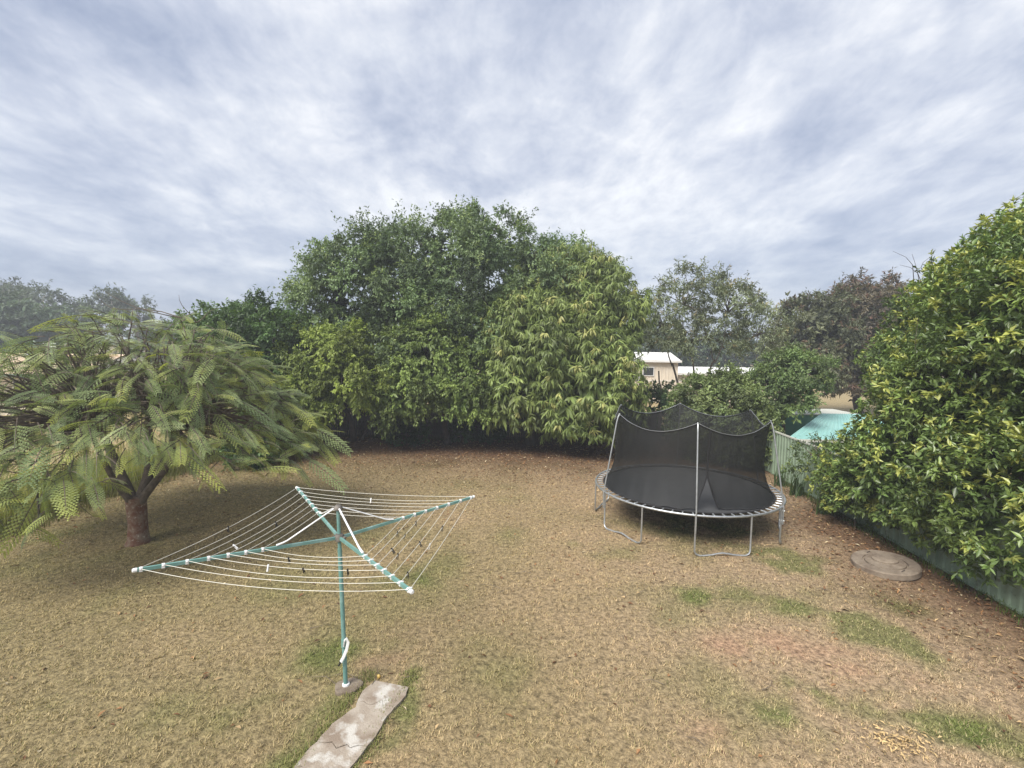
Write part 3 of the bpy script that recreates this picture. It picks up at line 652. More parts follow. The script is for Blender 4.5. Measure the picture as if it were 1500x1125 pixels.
# ------------------------------------------------------------------ rotary clothesline
def clothesline():
    bx, by = -1.993, 5.582; hx, hy, zh, zt, zp, LN, A0 = -2.044, 5.564, 1.907, 2.276, 2.047, 1.92, math.radians(-51.9)
    root = empty('rotary_clothesline', (bx, by, 0)); tag(root, 'faded green four armed rotary clothesline with white lines', 'clothesline')
    B = Vector((bx, by, 0)); hub = Vector((hx, hy, zh)) - B; top = Vector((bx + (hx - bx) * zt / zh, by + (hy - by) * zt / zh, zt)) - B
    m = MB(); m.tube([(0, 0, -.1), hub * .5, hub * .93], .026, 14); m.build('pole', MAT['teal'], root, smooth=True)
    m = MB(); m.tube([hub * .9, top], .021, 14); m.build('inner_pole', MAT['teal'], root, smooth=True)
    m = MB()
    prof = []
    for k in range(18):
        a = k / 18 * 2 * math.pi; r = .15 * (1 + .12 * math.sin(2 * a + 1) + .08 * math.sin(5 * a)); prof.append((r * math.cos(a) + .03, r * math.sin(a)))
    m.prism(prof, -.08, .035); m.build('footing', MAT['concrete_old'], root, bevel=.012)
    m = MB(); m.lathe([(.027, .035), (.045, .035), (.043, .055), (.03, .062), (.027, .062)], 20); m.build('base_collar', MAT['white'], root, smooth=True)
    m = MB(); m.lathe([(.0, .05), (.04, .045), (.052, .03), (.052, -.035), (.035, -.045), (.0, -.045)], 18, tuple(hub)); m.build('hub', MAT['cast'], root, smooth=True)
    for s in (-1, 1):
        a = A0 + math.radians(45) ; m = MB(); c = hub + Vector((math.cos(a) * .06 * s, math.sin(a) * .06 * s, -.005)); m.lathe([(0, .02), (.022, .016), (.026, 0), (.022, -.02), (0, -.025)], 12, tuple(c)); m.build('hub_bolt', MAT['cast'], root, smooth=True)
    m = MB(); m.lathe([(0, .032), (.03, .028), (.05, .008), (.055, -.02), (.03, -.035), (0, -.035)], 18, tuple(top)); m.build('top_cap', MAT['cast'], root, smooth=True)
    fr = [.985, .885, .785, .69, .60, .515, .43]
    tips = []
    for k in range(4):
        a = A0 + k * math.pi / 2; d = Vector((math.cos(a), math.sin(a), 0)); tip = Vector((hx + LN * d.x, hy + LN * d.y, zp)) - B; tips.append(tip)
        st = hub + d * .045
        m = MB(); ax = (tip - st).normalized(); sd = ax.cross(Vector((0, 0, 1))).normalized(); uu = sd.cross(ax)
        def barv(p0, p1, w_, h_):
            return [p + sd * sx * w_ + uu * sz * h_ for p in (p0, p1) for sx, sz in ((-1, -1), (1, -1), (1, 1), (-1, 1))]
        m.add(barv(st, tip, .012, .017), [(0, 3, 2, 1), (4, 5, 6, 7), (0, 1, 5, 4), (1, 2, 6, 5), (2, 3, 7, 6), (3, 0, 4, 7)])
        arm = m.build('arm', MAT['teal'], root)
        for i, f_ in enumerate(fr):
            c = hub.lerp(tip, f_) if i else hub.lerp(tip, .975)
            m = MB(); m.add([c + ax * t * .014 + sd * sx * .015 + uu * sz * .0205 for t in (-1, 1) for sx, sz in ((-1, -1), (1, -1), (1, 1), (-1, 1))],
                            [(0, 3, 2, 1), (4, 5, 6, 7), (0, 1, 5, 4), (1, 2, 6, 5), (2, 3, 7, 6), (3, 0, 4, 7)])
            for s in (-1, 1):
                m.tube([c + uu * .012 - ax * .01 + sd * s * .018, c + uu * .012 + sd * s * .03, c + uu * .012 + ax * .01 + sd * s * .018], .005, 6)
            m.build('line_clip', MAT['white'], arm)
        m = MB(); m.tube([tip - ax * .02, tip + ax * .012, tip + ax * .02], [.021, .021, .012], 10); m.build('end_cap', MAT['white'], arm, smooth=True)
        fs = .40 if k in (0, 2) else .36
        en = hub.lerp(tip, fs) + uu * .024; s0 = top + d * .035 + Vector((0, 0, .0)); kn = hub.lerp(tip, fs - .05) + uu * .05
        m = MB(); m.tube([s0, s0.lerp(kn, .97), kn + (en - kn) * .25, en], [.011, .011, .013, .014], 8, squash=.75); m.build('strut', MAT['white'], root, smooth=True)
    lines = {}
    for k in range(4):
        for i, f_ in enumerate(fr):
            p0 = hub.lerp(tips[k], f_) + Vector((0, 0, .012)); p1 = hub.lerp(tips[(k + 1) % 4], f_) + Vector((0, 0, .012))
            sag = (.035 + .05 * random.random()) * f_ * (1.5 if k == 3 else 1.0 if k != 0 else .5)
            pts = [p0.lerp(p1, t / 12) - Vector((0, 0, sag * 4 * (t / 12) * (1 - t / 12))) for t in range(13)]
            m = MB(); m.tube(pts, .0026, 6); m.build('line', MAT['line'], root); lines[(k, i)] = (p0 + B, p1 + B, sag)
    # winding handle folded against the pole: a bent flat strap with a dark grip
    m = MB(); z0 = .30
    pt = [(-.005, -.036, .56), (.008, -.045, .64), (.03, -.05, .665), (.052, -.054, .62), (.035, -.06, .53), (.0, -.064, .44), (-.035, -.066, .375)]
    m.tube(pt, [.022, .025, .025, .023, .021, .02, .02], 8, squash=.4)
    hd = m.build('winding_handle', MAT['white'], root, smooth=True)
    m = MB(); m.tube([(-.035, -.066, .378), (-.062, -.068, .325)], .011, 8); m.build('grip', MAT['dpeg'], hd)
    m = MB(); m.lathe([(.027, -.05), (.034, -.05), (.034, .05), (.027, .05)], 14, tuple(hub * (.58 / zh))); m.build('winder_collar', MAT['teal'], root, smooth=True)
    # pegs left on the lines
    def peg(k, i, t, mat, label, tilt):
        p0, p1, sag = lines[(k, i)]; p = p0.lerp(p1, t) - Vector((0, 0, sag * 4 * t * (1 - t)))
        d = (p1 - p0).normalized(); rz = math.atan2(d.y, d.x)
        r = empty('clothes_peg', p); r.rotation_euler = (tilt, 0, rz)
        tag(r, label, 'peg', 'pegs left on the clothesline')
        for s in (-1, 1):
            m = MB(); m.add([(x, y * s, z) for x in (-.006, .006) for y, z in ((.0015, .018), (.006, .018), (.011, -.052), (.006, -.052))], [(0, 1, 2, 3), (7, 6, 5, 4), (0, 4, 5, 1), (1, 5, 6, 2), (2, 6, 7, 3), (3, 7, 4, 0)])
            m.build('jaw', mat, r)
        m = MB(); m.tube([(-.008, 0, -.008), (.008, 0, -.008)], .007, 8); m.build('spring', MAT['galv'], r)
    dk = 'small dark clothes peg clipped on a white line'
    wh = 'small white clothes peg clipped on a white line'
    for k, i, t in ((0, 4, .25), (0, 3, .2), (0, 4, .5), (0, 5, .55), (0, 4, .75), (0, 1, .08), (0, 1, .6), (0, 2, .4), (3, 3, .55), (3, 3, .8), (3, 5, .35), (2, 0, .55), (2, 3, .4)):
        peg(k, i, t, MAT['dpeg'], dk, random.gauss(0, .35))
    for k, i, t in ((0, 1, .38), (2, 3, .8), (1, 1, .55), (3, 3, .35)):
        peg(k, i, t, MAT['white'], wh, random.gauss(0, .35))
clothesline()
def fruit():
    x, y, _ = gp(555, 991, .03); m = MB(); n = 12
    prof = [(.0, .0)] + [(.026 * math.sin(math.pi * k / 10) * (1.0 + .1 * math.cos(math.pi * k / 10)), .026 - .028 * math.cos(math.pi * k / 10)) for k in range(1, 10)] + [(0, .054)]
    m.lathe(prof, 16); r = empty('fallen_fruit', (x, y, gz1(x, y) + .005)); tag(r, 'small yellow brown fruit lying at the end of the path', 'fruit')
    m.build('skin', MAT['fruit'], r, smooth=True)
    m = MB(); m.tube([(0, 0, .05), (.004, 0, .06)], .003, 6); m.build('stalk', MAT['bark'], r)
fruit()

# ------------------------------------------------------------------ trampoline
def trampoline():
    cx, cy, R, h = 4.297, 11.579, 2.16, .85
    gz0 = gz1(cx, cy)
    root = empty('trampoline', (cx, cy, 0)); tag(root, 'large round trampoline with black safety net and galvanised legs', 'trampoline')
    ang = [math.radians(-104 + 60 * k) for k in range(6)]
    P = lambda a, r, z: (r * math.cos(a), r * math.sin(a), z)
    m = MB(); m.tube([P(2 * math.pi * k / 120, R, h) for k in range(120)], .024, 10, closed=True); m.build('frame_ring', MAT['galv'], root, smooth=True)
    m = MB(); N = 96; m.lathe([(0, -.035), (.8, -.028), (1.5, -.014), (1.97, .0), (1.97, -.012), (1.5, -.026), (0, -.045)], N, (0, 0, h)); m.build('jumping_mat', MAT['mat'], root, smooth=True)
    m = MB(); m.tube([P(2 * math.pi * k / 96, 1.965, h + .004) for k in range(96)], .016, 6, closed=True); m.build('mat_hem', MAT['black'], root, smooth=True)
    sp = MB(); sp.tube([(1.972, 0, .004), (1.99, 0, .0), (2.0, 0, 0), (2.11, 0, 0), (2.12, 0, 0), (2.145, 0, .012)], [.006, .006, .017, .017, .006, .006], 7)
    s0 = None
    for k in range(64):
        if s0 is None: s0 = sp.build('spring', MAT['galv'], root, smooth=True); o = s0
        else: o = bpy.data.objects.new('spring', s0.data); link(o, root)
        o.location = (0, 0, h); o.rotation_euler = (0, 0, 2 * math.pi * (k + .3) / 64)
    for a in ang:
        b = a + math.radians(31); zf = [gz1(cx + R * math.cos(t), cy + R * math.sin(t)) for t in (a, b)]
        pts = [P(a, R, h - .02), P(a, R, .45), P(a, R, zf[0] + .10), P(a + .015, R, zf[0] + .045), P(a + .05, R - .005, zf[0] + .018)]
        for k in range(1, 8):
            t = k / 8; aa = a + .05 + (b - a - .1) * t; z = (zf[0] * (1 - t) + zf[1] * t) + .02 + .045 * math.exp(-((t - .5) / .2) ** 2)
            pts.append(P(aa, R * (1 - .035 * math.sin(math.pi * t)), z))
        pts += [P(b - .05, R - .005, zf[1] + .018), P(b - .015, R, zf[1] + .045), P(b, R, zf[1] + .10), P(b, R, .45), P(b, R, h - .02)]
        m = MB(); m.tube(pts, .019, 8); m.build('leg', MAT['galv'], root, smooth=True)
    for a in ang:
        m = MB(); pts = [P(a, R + .035, .48), P(a, R + .04, h), P(a, R - .07, 1.5), P(a, R - .21, 2.3), P(a, R - .245, 2.5), P(a, R - .275, 2.62), P(a, R - .32, 2.70)]
        m.tube(pts, .017, 8); po = m.build('net_pole', MAT['galv'], root, smooth=True)
        for z in (.56, .78):
            m = MB(); m.tube([P(a, R - .03, z), P(a, R + .068, z)], .012, 6); m.build('clamp', MAT['galv'], po)
    # net
    TD = math.radians(-95.5); NU, NV = 168, 14
    def ztop(th):
        f = ((th - ang[0]) % math.radians(60)) / math.radians(60); return 2.69 - .27 * 4 * f * (1 - f), f
    def rad(th, v):
        f = ztop(th)[1]; rt_ = 1.85 * (1 - .07 * 4 * f * (1 - f)); mid = 1.70; rb = 1.93
        if v < .5: q = 1 - v / .5; base = mid + (rb - mid) * q ** 2.2
        else: base = mid + (rt_ - mid) * ((v - .5) / .5) ** 1.5
        return base
    V = []; F = []
    for j in range(NV + 1):
        v = j / NV
        for i in range(NU + 1):
            u = i / NU; z_est = h + v * 1.6
            wg = .145 * max(0, 1 - v / .42) ** 1.1
            th = TD + wg + u * (2 * math.pi - 2 * wg)
            zt_ = ztop(th)[0]; dth = min(u, 1 - u) * 2 * math.pi
            r = rad(th, v)
            pull = math.exp(-(dth / .35) ** 2) * max(0, 1 - v / .3)
            r -= (.20 if u < .5 else .05) * pull
            zb = h + .012 + .02 * pull * (1 + math.sin(23 * th))
            fold_ = .012 * math.sin(th * 31 + 2 * math.sin(5 * v)) * (1 - v) + .008 * math.sin(th * 57)
            V.append(P(th, r + fold_, zb + (zt_ - zb) * v))
    for j in range(NV):
        for i in range(NU):
            a = j * (NU + 1) + i; F.append((a, a + 1, a + NU + 2, a + NU + 1))
    net = mesh_np('safety_net', np.array(V), np.array(F), MAT['net'], root, smooth=True)
    W1 = NU + 1
    m = MB(); m.tube([V[NV * W1 + i] for i in range(W1)], .013, 6); m.build('top_hem', MAT['black'], net, smooth=True)
    m = MB(); m.tube([(q[0] * 1.012, q[1] * 1.012, q[2] + .012) for q in [V[NV * W1 + i] for i in range(0, W1, 2)]], .005, 5); m.build('top_cord', MAT['galv'], net, smooth=True)
    m = MB(); m.tube([V[i] for i in range(W1)], .014, 5); m.build('bottom_hem', MAT['black'], net, smooth=True)
    for col_ in (0, NU):
        m = MB(); m.tube([V[j * W1 + col_] for j in range(NV + 1)], .02, 6); m.build('door_hem', MAT['black'], net, smooth=True)
    zz = MB(); zz.tube([(V[j * W1][0] * 1.006, V[j * W1][1] * 1.006, V[j * W1][2]) for j in range(6, NV + 1)], .007, 5); zz.build('zip', MAT['cast'], net, smooth=True)
trampoline()

# ------------------------------------------------------------------ concrete lid
def lid():
    x, y = 7.34, 9.05; z = gz1(x, y)
    r = empty('concrete_lid', (x, y, z + .045)); r.rotation_euler = (math.radians(-1.5), math.radians(-4), .4); tag(r, 'round weathered concrete tank lid lying by the steel fence', 'lid')
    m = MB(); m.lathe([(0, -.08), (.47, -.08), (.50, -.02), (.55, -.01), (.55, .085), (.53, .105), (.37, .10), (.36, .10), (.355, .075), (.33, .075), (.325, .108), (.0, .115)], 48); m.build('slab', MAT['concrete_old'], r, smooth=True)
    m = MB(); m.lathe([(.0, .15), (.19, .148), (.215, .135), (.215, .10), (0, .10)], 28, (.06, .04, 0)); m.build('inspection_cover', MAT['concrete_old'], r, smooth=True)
    for k in range(2):
        a = 1.2 + math.pi * k; m = MB(); c = Vector((.42 * math.cos(a), .42 * math.sin(a), .095))
        m.tube([c + Vector((-.05, 0, 0)), c + Vector((-.04, 0, .022)), c + Vector((.04, 0, .022)), c + Vector((.05, 0, 0))], .007, 6); m.build('lifting_loop', MAT['rust'], r)
lid()

# ------------------------------------------------------------------ fences
def rib_sheet(L, z0, z1, pitch=.19, depth=.03, th=.004, rw=.05):
    """trapezoid ribbed sheet along +x, ribs proud towards -y"""
    prof = []; x = 0
    while x < L - 1e-6:
        for dx, dy in ((0, 0), (pitch - rw - .03, 0), (pitch - rw - .01, -depth), (pitch - .02, -depth)):
            if x + dx <= L: prof.append((x + dx, dy))
        x += pitch
    prof.append((L, 0)); n = len(prof)
    vs = [(x, y, z) for z in (z0, z1) for x, y in prof] + [(x, y + th, z) for z in (z0, z1) for x, y in prof]; fs = []
    for i in range(n - 1):
        fs += [(i, i + 1, n + i + 1, n + i), (2 * n + i + 1, 2 * n + i, 3 * n + i, 3 * n + i + 1), (n + i, n + i + 1, 3 * n + i + 1, 3 * n + i), (i + 1, i, 2 * n + i, 2 * n + i + 1)]
    fs += [(0, n, 3 * n, 2 * n), (n - 1, 3 * n - 1, 4 * n - 1, 2 * n - 1)]
    return MB().add(vs, fs)
def steel_fence(name, a, b, hgt, nb, sheet, trim, cap, label, pitch=.19, flip=False, zsink=.02):
    a = Vector(a); b = Vector(b); d = b - a; L = d.length; bl = L / nb; rz = math.atan2(d.y, d.x)
    root = empty(name, (a.x, a.y, 0), rz); tag(root, label, 'fence')
    s0 = None
    for k in range(nb):
        x = k * bl + .03
        if s0 is None: s0 = rib_sheet(bl - .06, .05, hgt - .03, pitch).build('panel', sheet, root); o = s0
        else: o = bpy.data.objects.new('panel', s0.data); link(o, root)
        o.location = (x, 0, 0)
        m = MB(); m.box(.0, bl - .06, -.034, .012, hgt - .045, hgt); c = m.build('top_rail', cap, root); c.location = (x, 0, 0)
        m = MB(); m.box(.0, bl - .06, -.034, .012, .02, .06); c = m.build('bottom_rail', trim, root); c.location = (x, 0, 0)
    for k in range(nb + 1):
        m = MB(); m.box(-.029, .029, -.042, .02, -.3, hgt + .012); c = m.build('post', trim, root); c.location = (k * bl, 0, 0)
    return root
# ribs face the yard (-x side): run from the back to the house
steel_fence('steel_fence', (8.98, 16.1, 0), (7.85, 2.2, 0), 1.5, 6, MAT['steel_green'], MAT['steel_green'], MAT['cap_pale'], 'pale green ribbed steel fence along the side of the yard')
steel_fence('steel_fence', (9.02, 21.6, 0), (8.99, 16.16, 0), 1.5, 2, MAT['steel_green'], MAT['steel_green'], MAT['cap_pale'], 'pale green ribbed steel fence hidden behind the round bush')

def paling_fence():
    x0, x1, Y = -10.7, 8.9, 21.75
    root = empty('paling_fence', (0, Y, 0)); tag(root, 'dark weathered timber paling fence in shade behind the big trees', 'fence')
    meshes = []
    for k in range(4):
        hh = 1.42 + .05 * k * random.choice((-1, 1)) * .5
        m = MB(); m.add([(-.042, -.008, 0), (.042, -.008, 0), (.042, .008, 0), (-.042, .008, 0), (-.042, -.008, hh), (.042, -.008, hh), (.042, .008, hh), (-.042, .008, hh)], [(0, 3, 2, 1), (4, 5, 6, 7), (0, 1, 5, 4), (1, 2, 6, 5), (2, 3, 7, 6), (3, 0, 4, 7)])
        o = m.build('paling', MAT['paling'], root); o.location = (x0 + .05 + k * .104, -.02, .0); meshes.append(o.data)
    n = int((x1 - x0) / .104)
    for k in range(4, n):
        if random.random() < .03: continue
        o = bpy.data.objects.new('paling', random.choice(meshes)); link(o, root)
        x = x0 + .05 + k * .104; o.location = (x, -.02, gz1(x, Y) - .02 + random.gauss(0, .012)); o.rotation_euler = (random.gauss(0, .01), random.gauss(0, .012), 0)
    for z in (.35, 1.15):
        m = MB(); m.box(x0, x1, .0, .04, z, z + .075); m.build('rail', MAT['paling'], root)
    for k in range(9):
        m = MB(); x = x0 + k * (x1 - x0) / 8; m.box(x - .05, x + .05, .045, .145, -.3, 1.4); m.build('post', MAT['paling'], root)
paling_fence()

def wire_fence():
    ax, ay, bx, by = -11.35, 5.0, -10.75, 21.0
    a = Vector((ax, ay, 0)); d = Vector((bx - ax, by - ay, 0)); L = d.length
    root = empty('wire_fence', (ax, ay, 0), math.atan2(d.y, d.x)); tag(root, 'low wire mesh fence on thin pickets along the paddock side', 'fence')
    hh = .95
    for k in range(9):
        x = k * L / 8; m = MB(); z = 1.08
        m.add([(x + p[0], p[1], q) for q in (-.3, z) for p in ((-.018, -.012), (.018, -.012), (0, .022))], [(0, 2, 1), (3, 4, 5), (0, 1, 4, 3), (1, 2, 5, 4), (2, 0, 3, 5)])
        m.build('picket', MAT['rust'], root)
    for z in (.12, .28, .44, .60, .78, .95):
        m = MB(); m.tube([(L * t / 24, 0, z + .012 * math.sin(t * 2.1 + z * 9)) for t in range(25)], .003, 4); m.build('line_wire', MAT['wire'], root)
    m = MB()
    for k in range(int(L / .16)):
        x = k * .16 + .05; m.tube([(x, 0, .12), (x + random.gauss(0, .01), 0, .95)], .0022, 3)
    tag(m.build('stay_wires', MAT['wire'], root), kind='stuff')
wire_fence()

# ------------------------------------------------------------------ neighbouring buildings
def cream_house():
    x1 = -24.6; x0 = -46; ye, yr = 26.2, 30.4; ze, zr = 2.38, 3.32
    root = empty('neighbour_house', (x1, ye, 0)); tag(root, 'low cream house with ribbed cream metal roof across the paddock', 'house')
    X = x1 - x0
    m = MB(); m.box(-X, -.6, .6, 8.0, 0, ze - .02); m.build('wall', MAT['cream'], root)
    def roofside(y0, z0, y1, z1, nm='roof'):
        vs = []; fs = []; n = int(X / .2); prof = []
        for k in range(n + 1):
            xx = -X + k * X / n; prof += [(xx, 0), (xx + .04, .03), (xx + .08, .03), (xx + .12, 0)] if k < n else [(xx, 0)]
        c = len(prof)
        for (y, z) in ((y0, z0), (y1, z1)): vs += [(px, y, z + pz) for px, pz in prof]
        for k in range(c - 1): fs.append((k, k + 1, c + k + 1, c + k))
        return MB().add(vs, fs).build(nm, MAT['cream_roof'], root)
    rf = roofside(0, ze, yr - ye, zr); roofside(8.4, ze, yr - ye, zr)
    m = MB(); m.tube([(-X, yr - ye, zr + .03), (0, yr - ye, zr + .03)], .09, 8); m.build('ridge_cap', MAT['cream_roof'], root)
    m = MB(); m.add([(0, .02, ze), (0, 8.38, ze), (0, yr - ye, zr), (-.08, .02, ze), (-.08, 8.38, ze), (-.08, yr - ye, zr)], [(0, 1, 2), (3, 5, 4), (0, 3, 4, 1), (1, 4, 5, 2), (2, 5, 3, 0)]); m.build('gable', MAT['white_wall'], root)
    m = MB(); m.box(-X, .02, -.12, .02, ze - .17, ze - .01); m.build('gutter', MAT['gutter'], root)
    m = MB(); m.box(-X, -.02, .02, .6, ze - .12, ze - .08); m.build('eave_lining', MAT['white_wall'], root)
    for wx in (-2.6, -6.2, -9.8):
        m = MB(); m.box(wx - .85, wx + .85, .54, .6, .95, 2.05); wd = m.build('window', MAT['white_wall'], root)
        for s in (-1, 1):
            m = MB(); m.box(wx + s * .42 - .38, wx + s * .42 + .38, .535, .545, 1.02, 1.98); m.build('pane', MAT['glass'], wd)
    vx = fp(42, 514, 29)[0] - x1
    m = MB(); m.lathe([(.14, -.3), (.14, .05), (.24, .1), (.3, .25), (.24, .4), (.1, .48), (0, .5)], 16, (vx, 2.9, ze + .75)); m.build('roof_vent', MAT['galv'], rf, smooth=True)
    m = MB(); m.tube([(vx + .5, 3.6, zr - .2), (vx + .5, 3.6, zr + .9)], .025, 6)
    for z in (.55, .75): m.tube([(vx + .1, 3.6, zr + z), (vx + .9, 3.6, zr + z)], .015, 5)
    m.build('antenna', MAT['galv'], rf)
cream_house()
def white_shed(label, x0, x1, y0, y1, zw, zr, name='shed'):
    root = empty(name, (x0, y0, 0)); tag(root, label, 'shed'); X = x1 - x0; Yd = y1 - y0
    o = rib_sheet(X, 0, zw, .3, .03).build('wall', MAT['cream'], root)
    m = MB(); m.box(0, X, .02, Yd, 0, zw); m.build('side_wall', MAT['cream'], root)
    m = MB(); m.add([(-.2, -.25, zw), (X + .2, -.25, zw), (X + .2, Yd * .5, zr), (-.2, Yd * .5, zr), (X + .2, Yd + .2, zw), (-.2, Yd + .2, zw)], [(0, 1, 2, 3), (3, 2, 4, 5), (0, 3, 5), (1, 4, 2), (0, 5, 4, 1)]); rf = m.build('roof', MAT['white_wall'], root)
    m = MB(); m.box(-.2, X + .2, -.36, -.252, zw - .14, zw + .05); m.build('gutter', MAT['white_wall'], rf)
    for wx in (X * .28, X * .62):
        m = MB(); m.box(wx - .5, wx + .5, -.075, -.035, zw - 1.35, zw - .55); wd = m.build('window', MAT['white_wall'], root)
        m = MB(); m.box(wx - .43, wx + .43, -.085, -.076, zw - 1.28, zw - .62); m.build('pane', MAT['glass'], wd)
    m = MB(); m.box(X * .4, X * .4 + .95, -.075, -.035, 0, 2.05); dr = m.build('door', MAT['white_wall'], root)
    m = MB(); m.box(X * .4 + .8, X * .4 + .86, -.1, -.076, 1.0, 1.08); m.build('handle', MAT['cast'], dr)
white_shed('cream walled shed with white roof behind the slender tree', 7.6, 14.4, 41.5, 47, 3.25, 3.95)
white_shed('long low shed with white roof showing through the thin stems', 15.5, 27, 46, 52, 1.95, 2.5)
steel_fence('steel_fence', (6.5, 37.4, 0), (21.5, 38.4, 0), 1.75, 6, MAT['cream'], MAT['cream'], MAT['white_wall'], 'cream ribbed steel fence across the dry ground beyond the mango', pitch=.3)
def green_shed():
    p = [fp(1152, 643, 16.3), fp(1262, 652, 16.3), fp(1262, 606, 19.4), fp(1203, 606, 19.4)]
    ze, zr = p[0][2], p[3][2]; x0, x1 = 9.55, 14.2; y0, y1 = 16.3, 19.4
    xl0, xl1 = p[0][0], p[3][0]
    root = empty('garden_shed', (xl0, y0, 0)); tag(root, 'garden shed with pale teal metal roof just over the steel fence', 'shed')
    # sloping roof of ribbed sheets, rising away from the fence corner
    n = 22; prof = []
    for k in range(n):
        t = k / n; prof += [(t, 0), (t + .008, .022), (t + .016, .022), (t + .024, 0)]
    prof.append((1, 0)); vs = []; c = len(prof)
    A0, A1, B0, B1 = (0, 0, ze), (x1 - xl0, 0, ze), (xl1 - xl0, y1 - y0, zr), (x1 - xl0 + .3, y1 - y0, zr)
    for (a, b) in ((A0, A1), (B0, B1)): vs += [(a[0] + (b[0] - a[0]) * t, a[1], a[2] + z) for t, z in prof]
    vs += [(v[0], v[1], v[2] - .02) for v in vs[:2 * c]]
    fs = [(k, k + 1, c + k + 1, c + k) for k in range(c - 1)] + [(2 * c + k + 1, 2 * c + k, 3 * c + k, 3 * c + k + 1) for k in range(c - 1)] + [(k + 1, k, 2 * c + k, 2 * c + k + 1) for k in range(c - 1)]
    MB().add(vs, fs).build('roof', MAT['teal_roof'], root)
    m = MB(); m.prism([(.25, .2), (x1 - xl0 - .2, .2), (x1 - xl0 - .2, y1 - y0 - .1), (xl1 - xl0 + .2, y1 - y0 - .1)], 0, ze - .03); m.build('wall', MAT['green_wall'], root)
    m = MB(); m.box(-.02, x1 - xl0, -.06, -.004, ze - .09, ze - .0); m.build('gutter', MAT['cap_pale'], root)
    # green wall of the second shed behind
    q0 = fp(1130, 607, 20.4); q1 = fp(1260, 607, 20.4)
    r2 = empty('garden_shed', (q0[0], 20.4, 0)); tag(r2, 'dark green steel shed wall with white capping behind the teal roof', 'shed')
    m = MB(); m.box(0, q1[0] - q0[0], 0, 1.8, 0, q0[2]); m.build('wall', MAT['green_wall'], r2)
    m = MB(); m.box(-.05, q1[0] - q0[0] + .05, -.05, 1.85, q0[2] + .002, q0[2] + .05); m.build('roof', MAT['cap_pale'], r2)
    m = MB(); m.box(-.03, q1[0] - q0[0] + .03, -.04, -.003, .55, .62); m.build('trim_rail', MAT['gutter'], r2)
green_shed()

# ------------------------------------------------------------------ ground cover and litter
def blades(name, label, cat, pts, hgt, wid, col, lean=.5, n_per=10, spread=.12, mat='grass'):
    pts = np.asarray(pts); n = len(pts) * n_per
    P = np.repeat(pts, n_per, axis=0) + np.c_[rng.normal(size=(n, 2)) * spread, np.zeros(n)]
    P[:, 2] = gheight(P[:, 0], P[:, 1]) - .01
    az = rng.random(n) * 6.283; le = lean * rng.random(n); h_ = hgt * (.5 + .7 * rng.random(n)); d = np.c_[np.cos(az), np.sin(az), np.zeros(n)]; s = np.c_[-d[:, 1], d[:, 0], d[:, 2]]
    w_ = wid * (.6 + .6 * rng.random(n))[:, None]
    mid = P + d * (np.sin(le * .6) * h_ * .55)[:, None] + np.array([0, 0, 1]) * (np.cos(le * .6) * h_ * .55)[:, None]
    tip = mid + d * (np.sin(le * 1.7) * h_ * .5)[:, None] + np.array([0, 0, 1]) * (np.cos(le * 1.7) * h_ * .5)[:, None]
    V = np.stack([P - s * w_, P + s * w_, mid + s * w_ * .8, mid - s * w_ * .8, tip], axis=1).reshape(-1, 3)
    b = np.arange(n)[:, None] * 5; F = np.concatenate([b + np.array([q]) for q in ((0, 1, 2), (0, 2, 3), (3, 2, 4))])
    c1, c2 = np.array(col[0]), np.array(col[1]); c = c1 + (c2 - c1) * rng.random((n, 1)); c *= .7 + .6 * rng.random((n, 1))
    o = mesh_np(name, V, F, MAT[mat], col=np.repeat(c, 5, axis=0)); tag(o, label, cat, kind='stuff'); return o
t_ = rng.random(1500); off = -.25 - 2.6 * rng.random(1500) ** 1.6
blades('tall_grass', 'tall yellow green grass growing beyond the wire fence', 'grass', np.c_[-11.35 + .6 * t_ + off, 5 + 14 * t_, t_ * 0], .62, .006, ((.30, .27, .09), (.24, .30, .06)), .7, 16, .14)
t_ = rng.random(420); blades('fence_weeds', 'rough green and brown weeds along the foot of the wire fence', 'weeds', np.c_[-11.1 + .55 * t_ + .15 * rng.normal(size=420), 5.5 + 14 * t_, t_ * 0], .22, .007, ((.10, .13, .035), (.2, .17, .07)), .9, 14, .1)
t_ = rng.random(300); blades('fence_weeds', 'thin green weeds along the foot of the steel fence', 'weeds', np.c_[8.05 + .066 * (3 + 12 * t_) - .28 + .08 * rng.normal(size=300) - .05, 3 + 12 * t_, t_ * 0], .13, .007, ((.06, .10, .025), (.12, .15, .04)), .9, 10, .07)
t_ = rng.random(260); blades('fence_weeds', 'sparse dry weeds in front of the paling fence', 'weeds', np.c_[-9 + 17.5 * t_, 20.9 + .3 * rng.normal(size=260), t_ * 0], .28, .006, ((.12, .09, .045), (.08, .10, .03)), .8, 9, .1)
t_ = rng.random(900); blades('dry_field_grass', 'pale dry paddock grass past the wire fence', 'grass', np.c_[-14 - 12 * rng.random(900), 6 + 22 * t_, t_ * 0], .3, .012, ((.5, .38, .2), (.34, .32, .12)), .8, 9, .4)
for (sx, sy, lab) in ((8.38, 13.75, 'strappy dark green plant at the steel fence behind the trampoline'), (8.42, 14.7, 'strappy dark green clump nearest the end of the steel fence'), (8.2, 12.2, 'small strappy plant beside the fence sapling')):
    r = empty('strappy_plant', (sx, sy, 0)); tag(r, lab, 'plant')
    base = np.array([[sx, sy, 0]]); o = blades('leaves', None, None, base, .75, .016, ((.045, .085, .03), (.08, .13, .04)), .9, 46, .10, 'leaf'); o.parent = r; o.location = (-sx, -sy, 0)
tt = rng.random(520); sd_ = rng.random(520) < .5; yy = 3.6 + 2.3 * tt
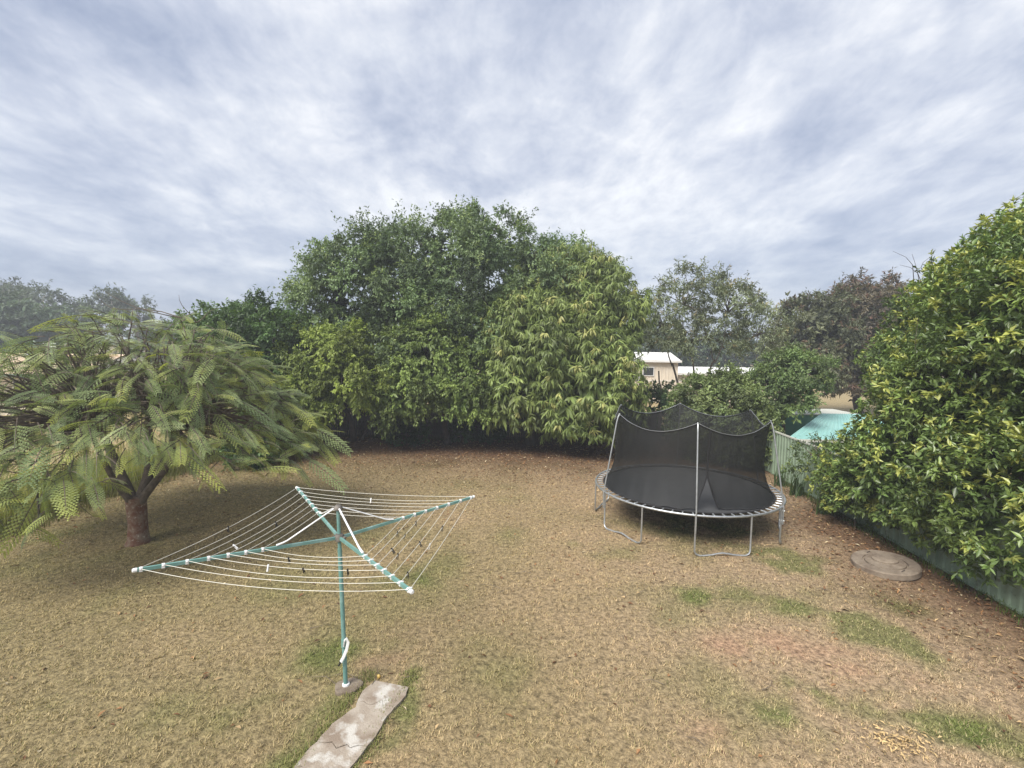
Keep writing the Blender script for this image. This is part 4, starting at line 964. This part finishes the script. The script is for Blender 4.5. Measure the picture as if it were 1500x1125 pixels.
fx = np.where(sd_, np.interp(yy, [3, 4.45, 5.2, 5.8], [-2.45, -2.08, -1.92, -1.74]), np.interp(yy, [3, 4.46, 5.2, 5.72], [-1.9, -1.55, -1.42, -1.27])) + np.where(sd_, -.02, .03) + .045 * rng.normal(size=520)
blades('path_edge_grass', 'ragged green grass creeping over the edges of the path', 'grass', np.c_[fx, yy, yy * 0], .07, .0045, ((.15, .19, .05), (.30, .27, .12)), 1.25, 9, .035)
def litter():
    n = 26000; x = -10.5 + 19 * rng.random(n); y = 3.6 + 17.6 * rng.random(n) ** .8
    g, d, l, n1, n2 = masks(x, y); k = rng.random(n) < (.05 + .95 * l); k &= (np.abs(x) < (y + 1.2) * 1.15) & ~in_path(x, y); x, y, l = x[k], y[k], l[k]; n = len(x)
    # darker, denser litter under the trees
    P = np.c_[x, y, gheight(x, y) + .012 + .02 * rng.random(n)]; D = rand_unit(n); D[:, 2] *= .25; N_ = np.array([0, 0, 1.]) + rand_unit(n) * .45
    V, F, q = leaf_quads(P, D, N_, .05 + .07 * rng.random(n), .022 + .022 * rng.random(n), .3, .1)
    pal = np.array([(.28, .15, .07), (.16, .08, .04), (.42, .3, .16), (.11, .06, .035), (.55, .46, .3), (.3, .2, .1)]); c = pal[rng.choice(6, n, p=(.27, .27, .16, .17, .05, .08))] * (.7 + .5 * rng.random((n, 1)))
    o = mesh_np('leaf_litter', V, F, MAT['litter'], col=np.repeat(c, q, axis=0)); tag(o, 'fallen brown leaves scattered over the lawn and under the trees', 'leaves', kind='stuff')
    n = 190; pts = np.array(gp(1318, 1088, 0))[None] + np.c_[rng.normal(size=(n, 2)) * (.20, .10), np.zeros(n)]; pts[:, 2] = gheight(pts[:, 0], pts[:, 1]) + .03 + .02 * rng.random(n)
    D = rand_unit(n); D[:, 2] *= .2
    V, F, q = leaf_quads(pts, D, np.array([0, 0, 1.]) + rand_unit(n) * .5, .03 + .045 * rng.random(n), .012 + .012 * rng.random(n), .3, .1)
    c = np.array((.55, .40, .2)) * (.7 + .5 * rng.random((n, 1))); o = mesh_np('bark_scraps', V, F, MAT['litter'], col=np.repeat(c, q, axis=0)); tag(o, 'small heap of pale dry leaf scraps on the lawn', 'leaves', kind='stuff')
    m = MB()
    for k in range(150):
        if k < 90: x, y = random.uniform(-8, 8.3), random.uniform(15.5, 20.5)
        else: x, y = random.uniform(-4, 8), random.uniform(4.2, 12)
        a = random.uniform(0, 3.14); L = random.uniform(.08, .45); z = gz1(x, y) + .03
        m.tube([(x, y, z), (x + L * .5 * math.cos(a), y + L * .5 * math.sin(a), z + .015), (x + L * math.cos(a + .3), y + L * math.sin(a + .3), z)], [.0045, .0035, .0015], 4)
    tag(m.build('fallen_twigs', MAT['bark'], None), 'thin fallen twigs scattered over the lawn and leaf litter', 'twigs', kind='stuff')
litter()

# ------------------------------------------------------------------ haze volume added to imitate a lens veil and fade far trees
def haze():
    m = bpy.data.materials.new('veil_haze'); m.use_nodes = True; nt = m.node_tree; nt.nodes.clear()
    out = nt.nodes.new('ShaderNodeOutputMaterial'); v = nt.nodes.new('ShaderNodeVolumePrincipled')
    v.inputs['Color'].default_value = (.86, .90, .96, 1); v.inputs['Density'].default_value = HAZE; v.inputs['Anisotropy'].default_value = 0.2
    nt.links.new(v.outputs[0], out.inputs['Volume'])
    b = MB(); b.box(-130, 130, -40, 130, -1.2, 14.5); o = b.build('haze', m); tag(o, 'faint pale haze added over the yards to imitate a lens veil', 'haze', kind='stuff')
HAZE = .003
haze()
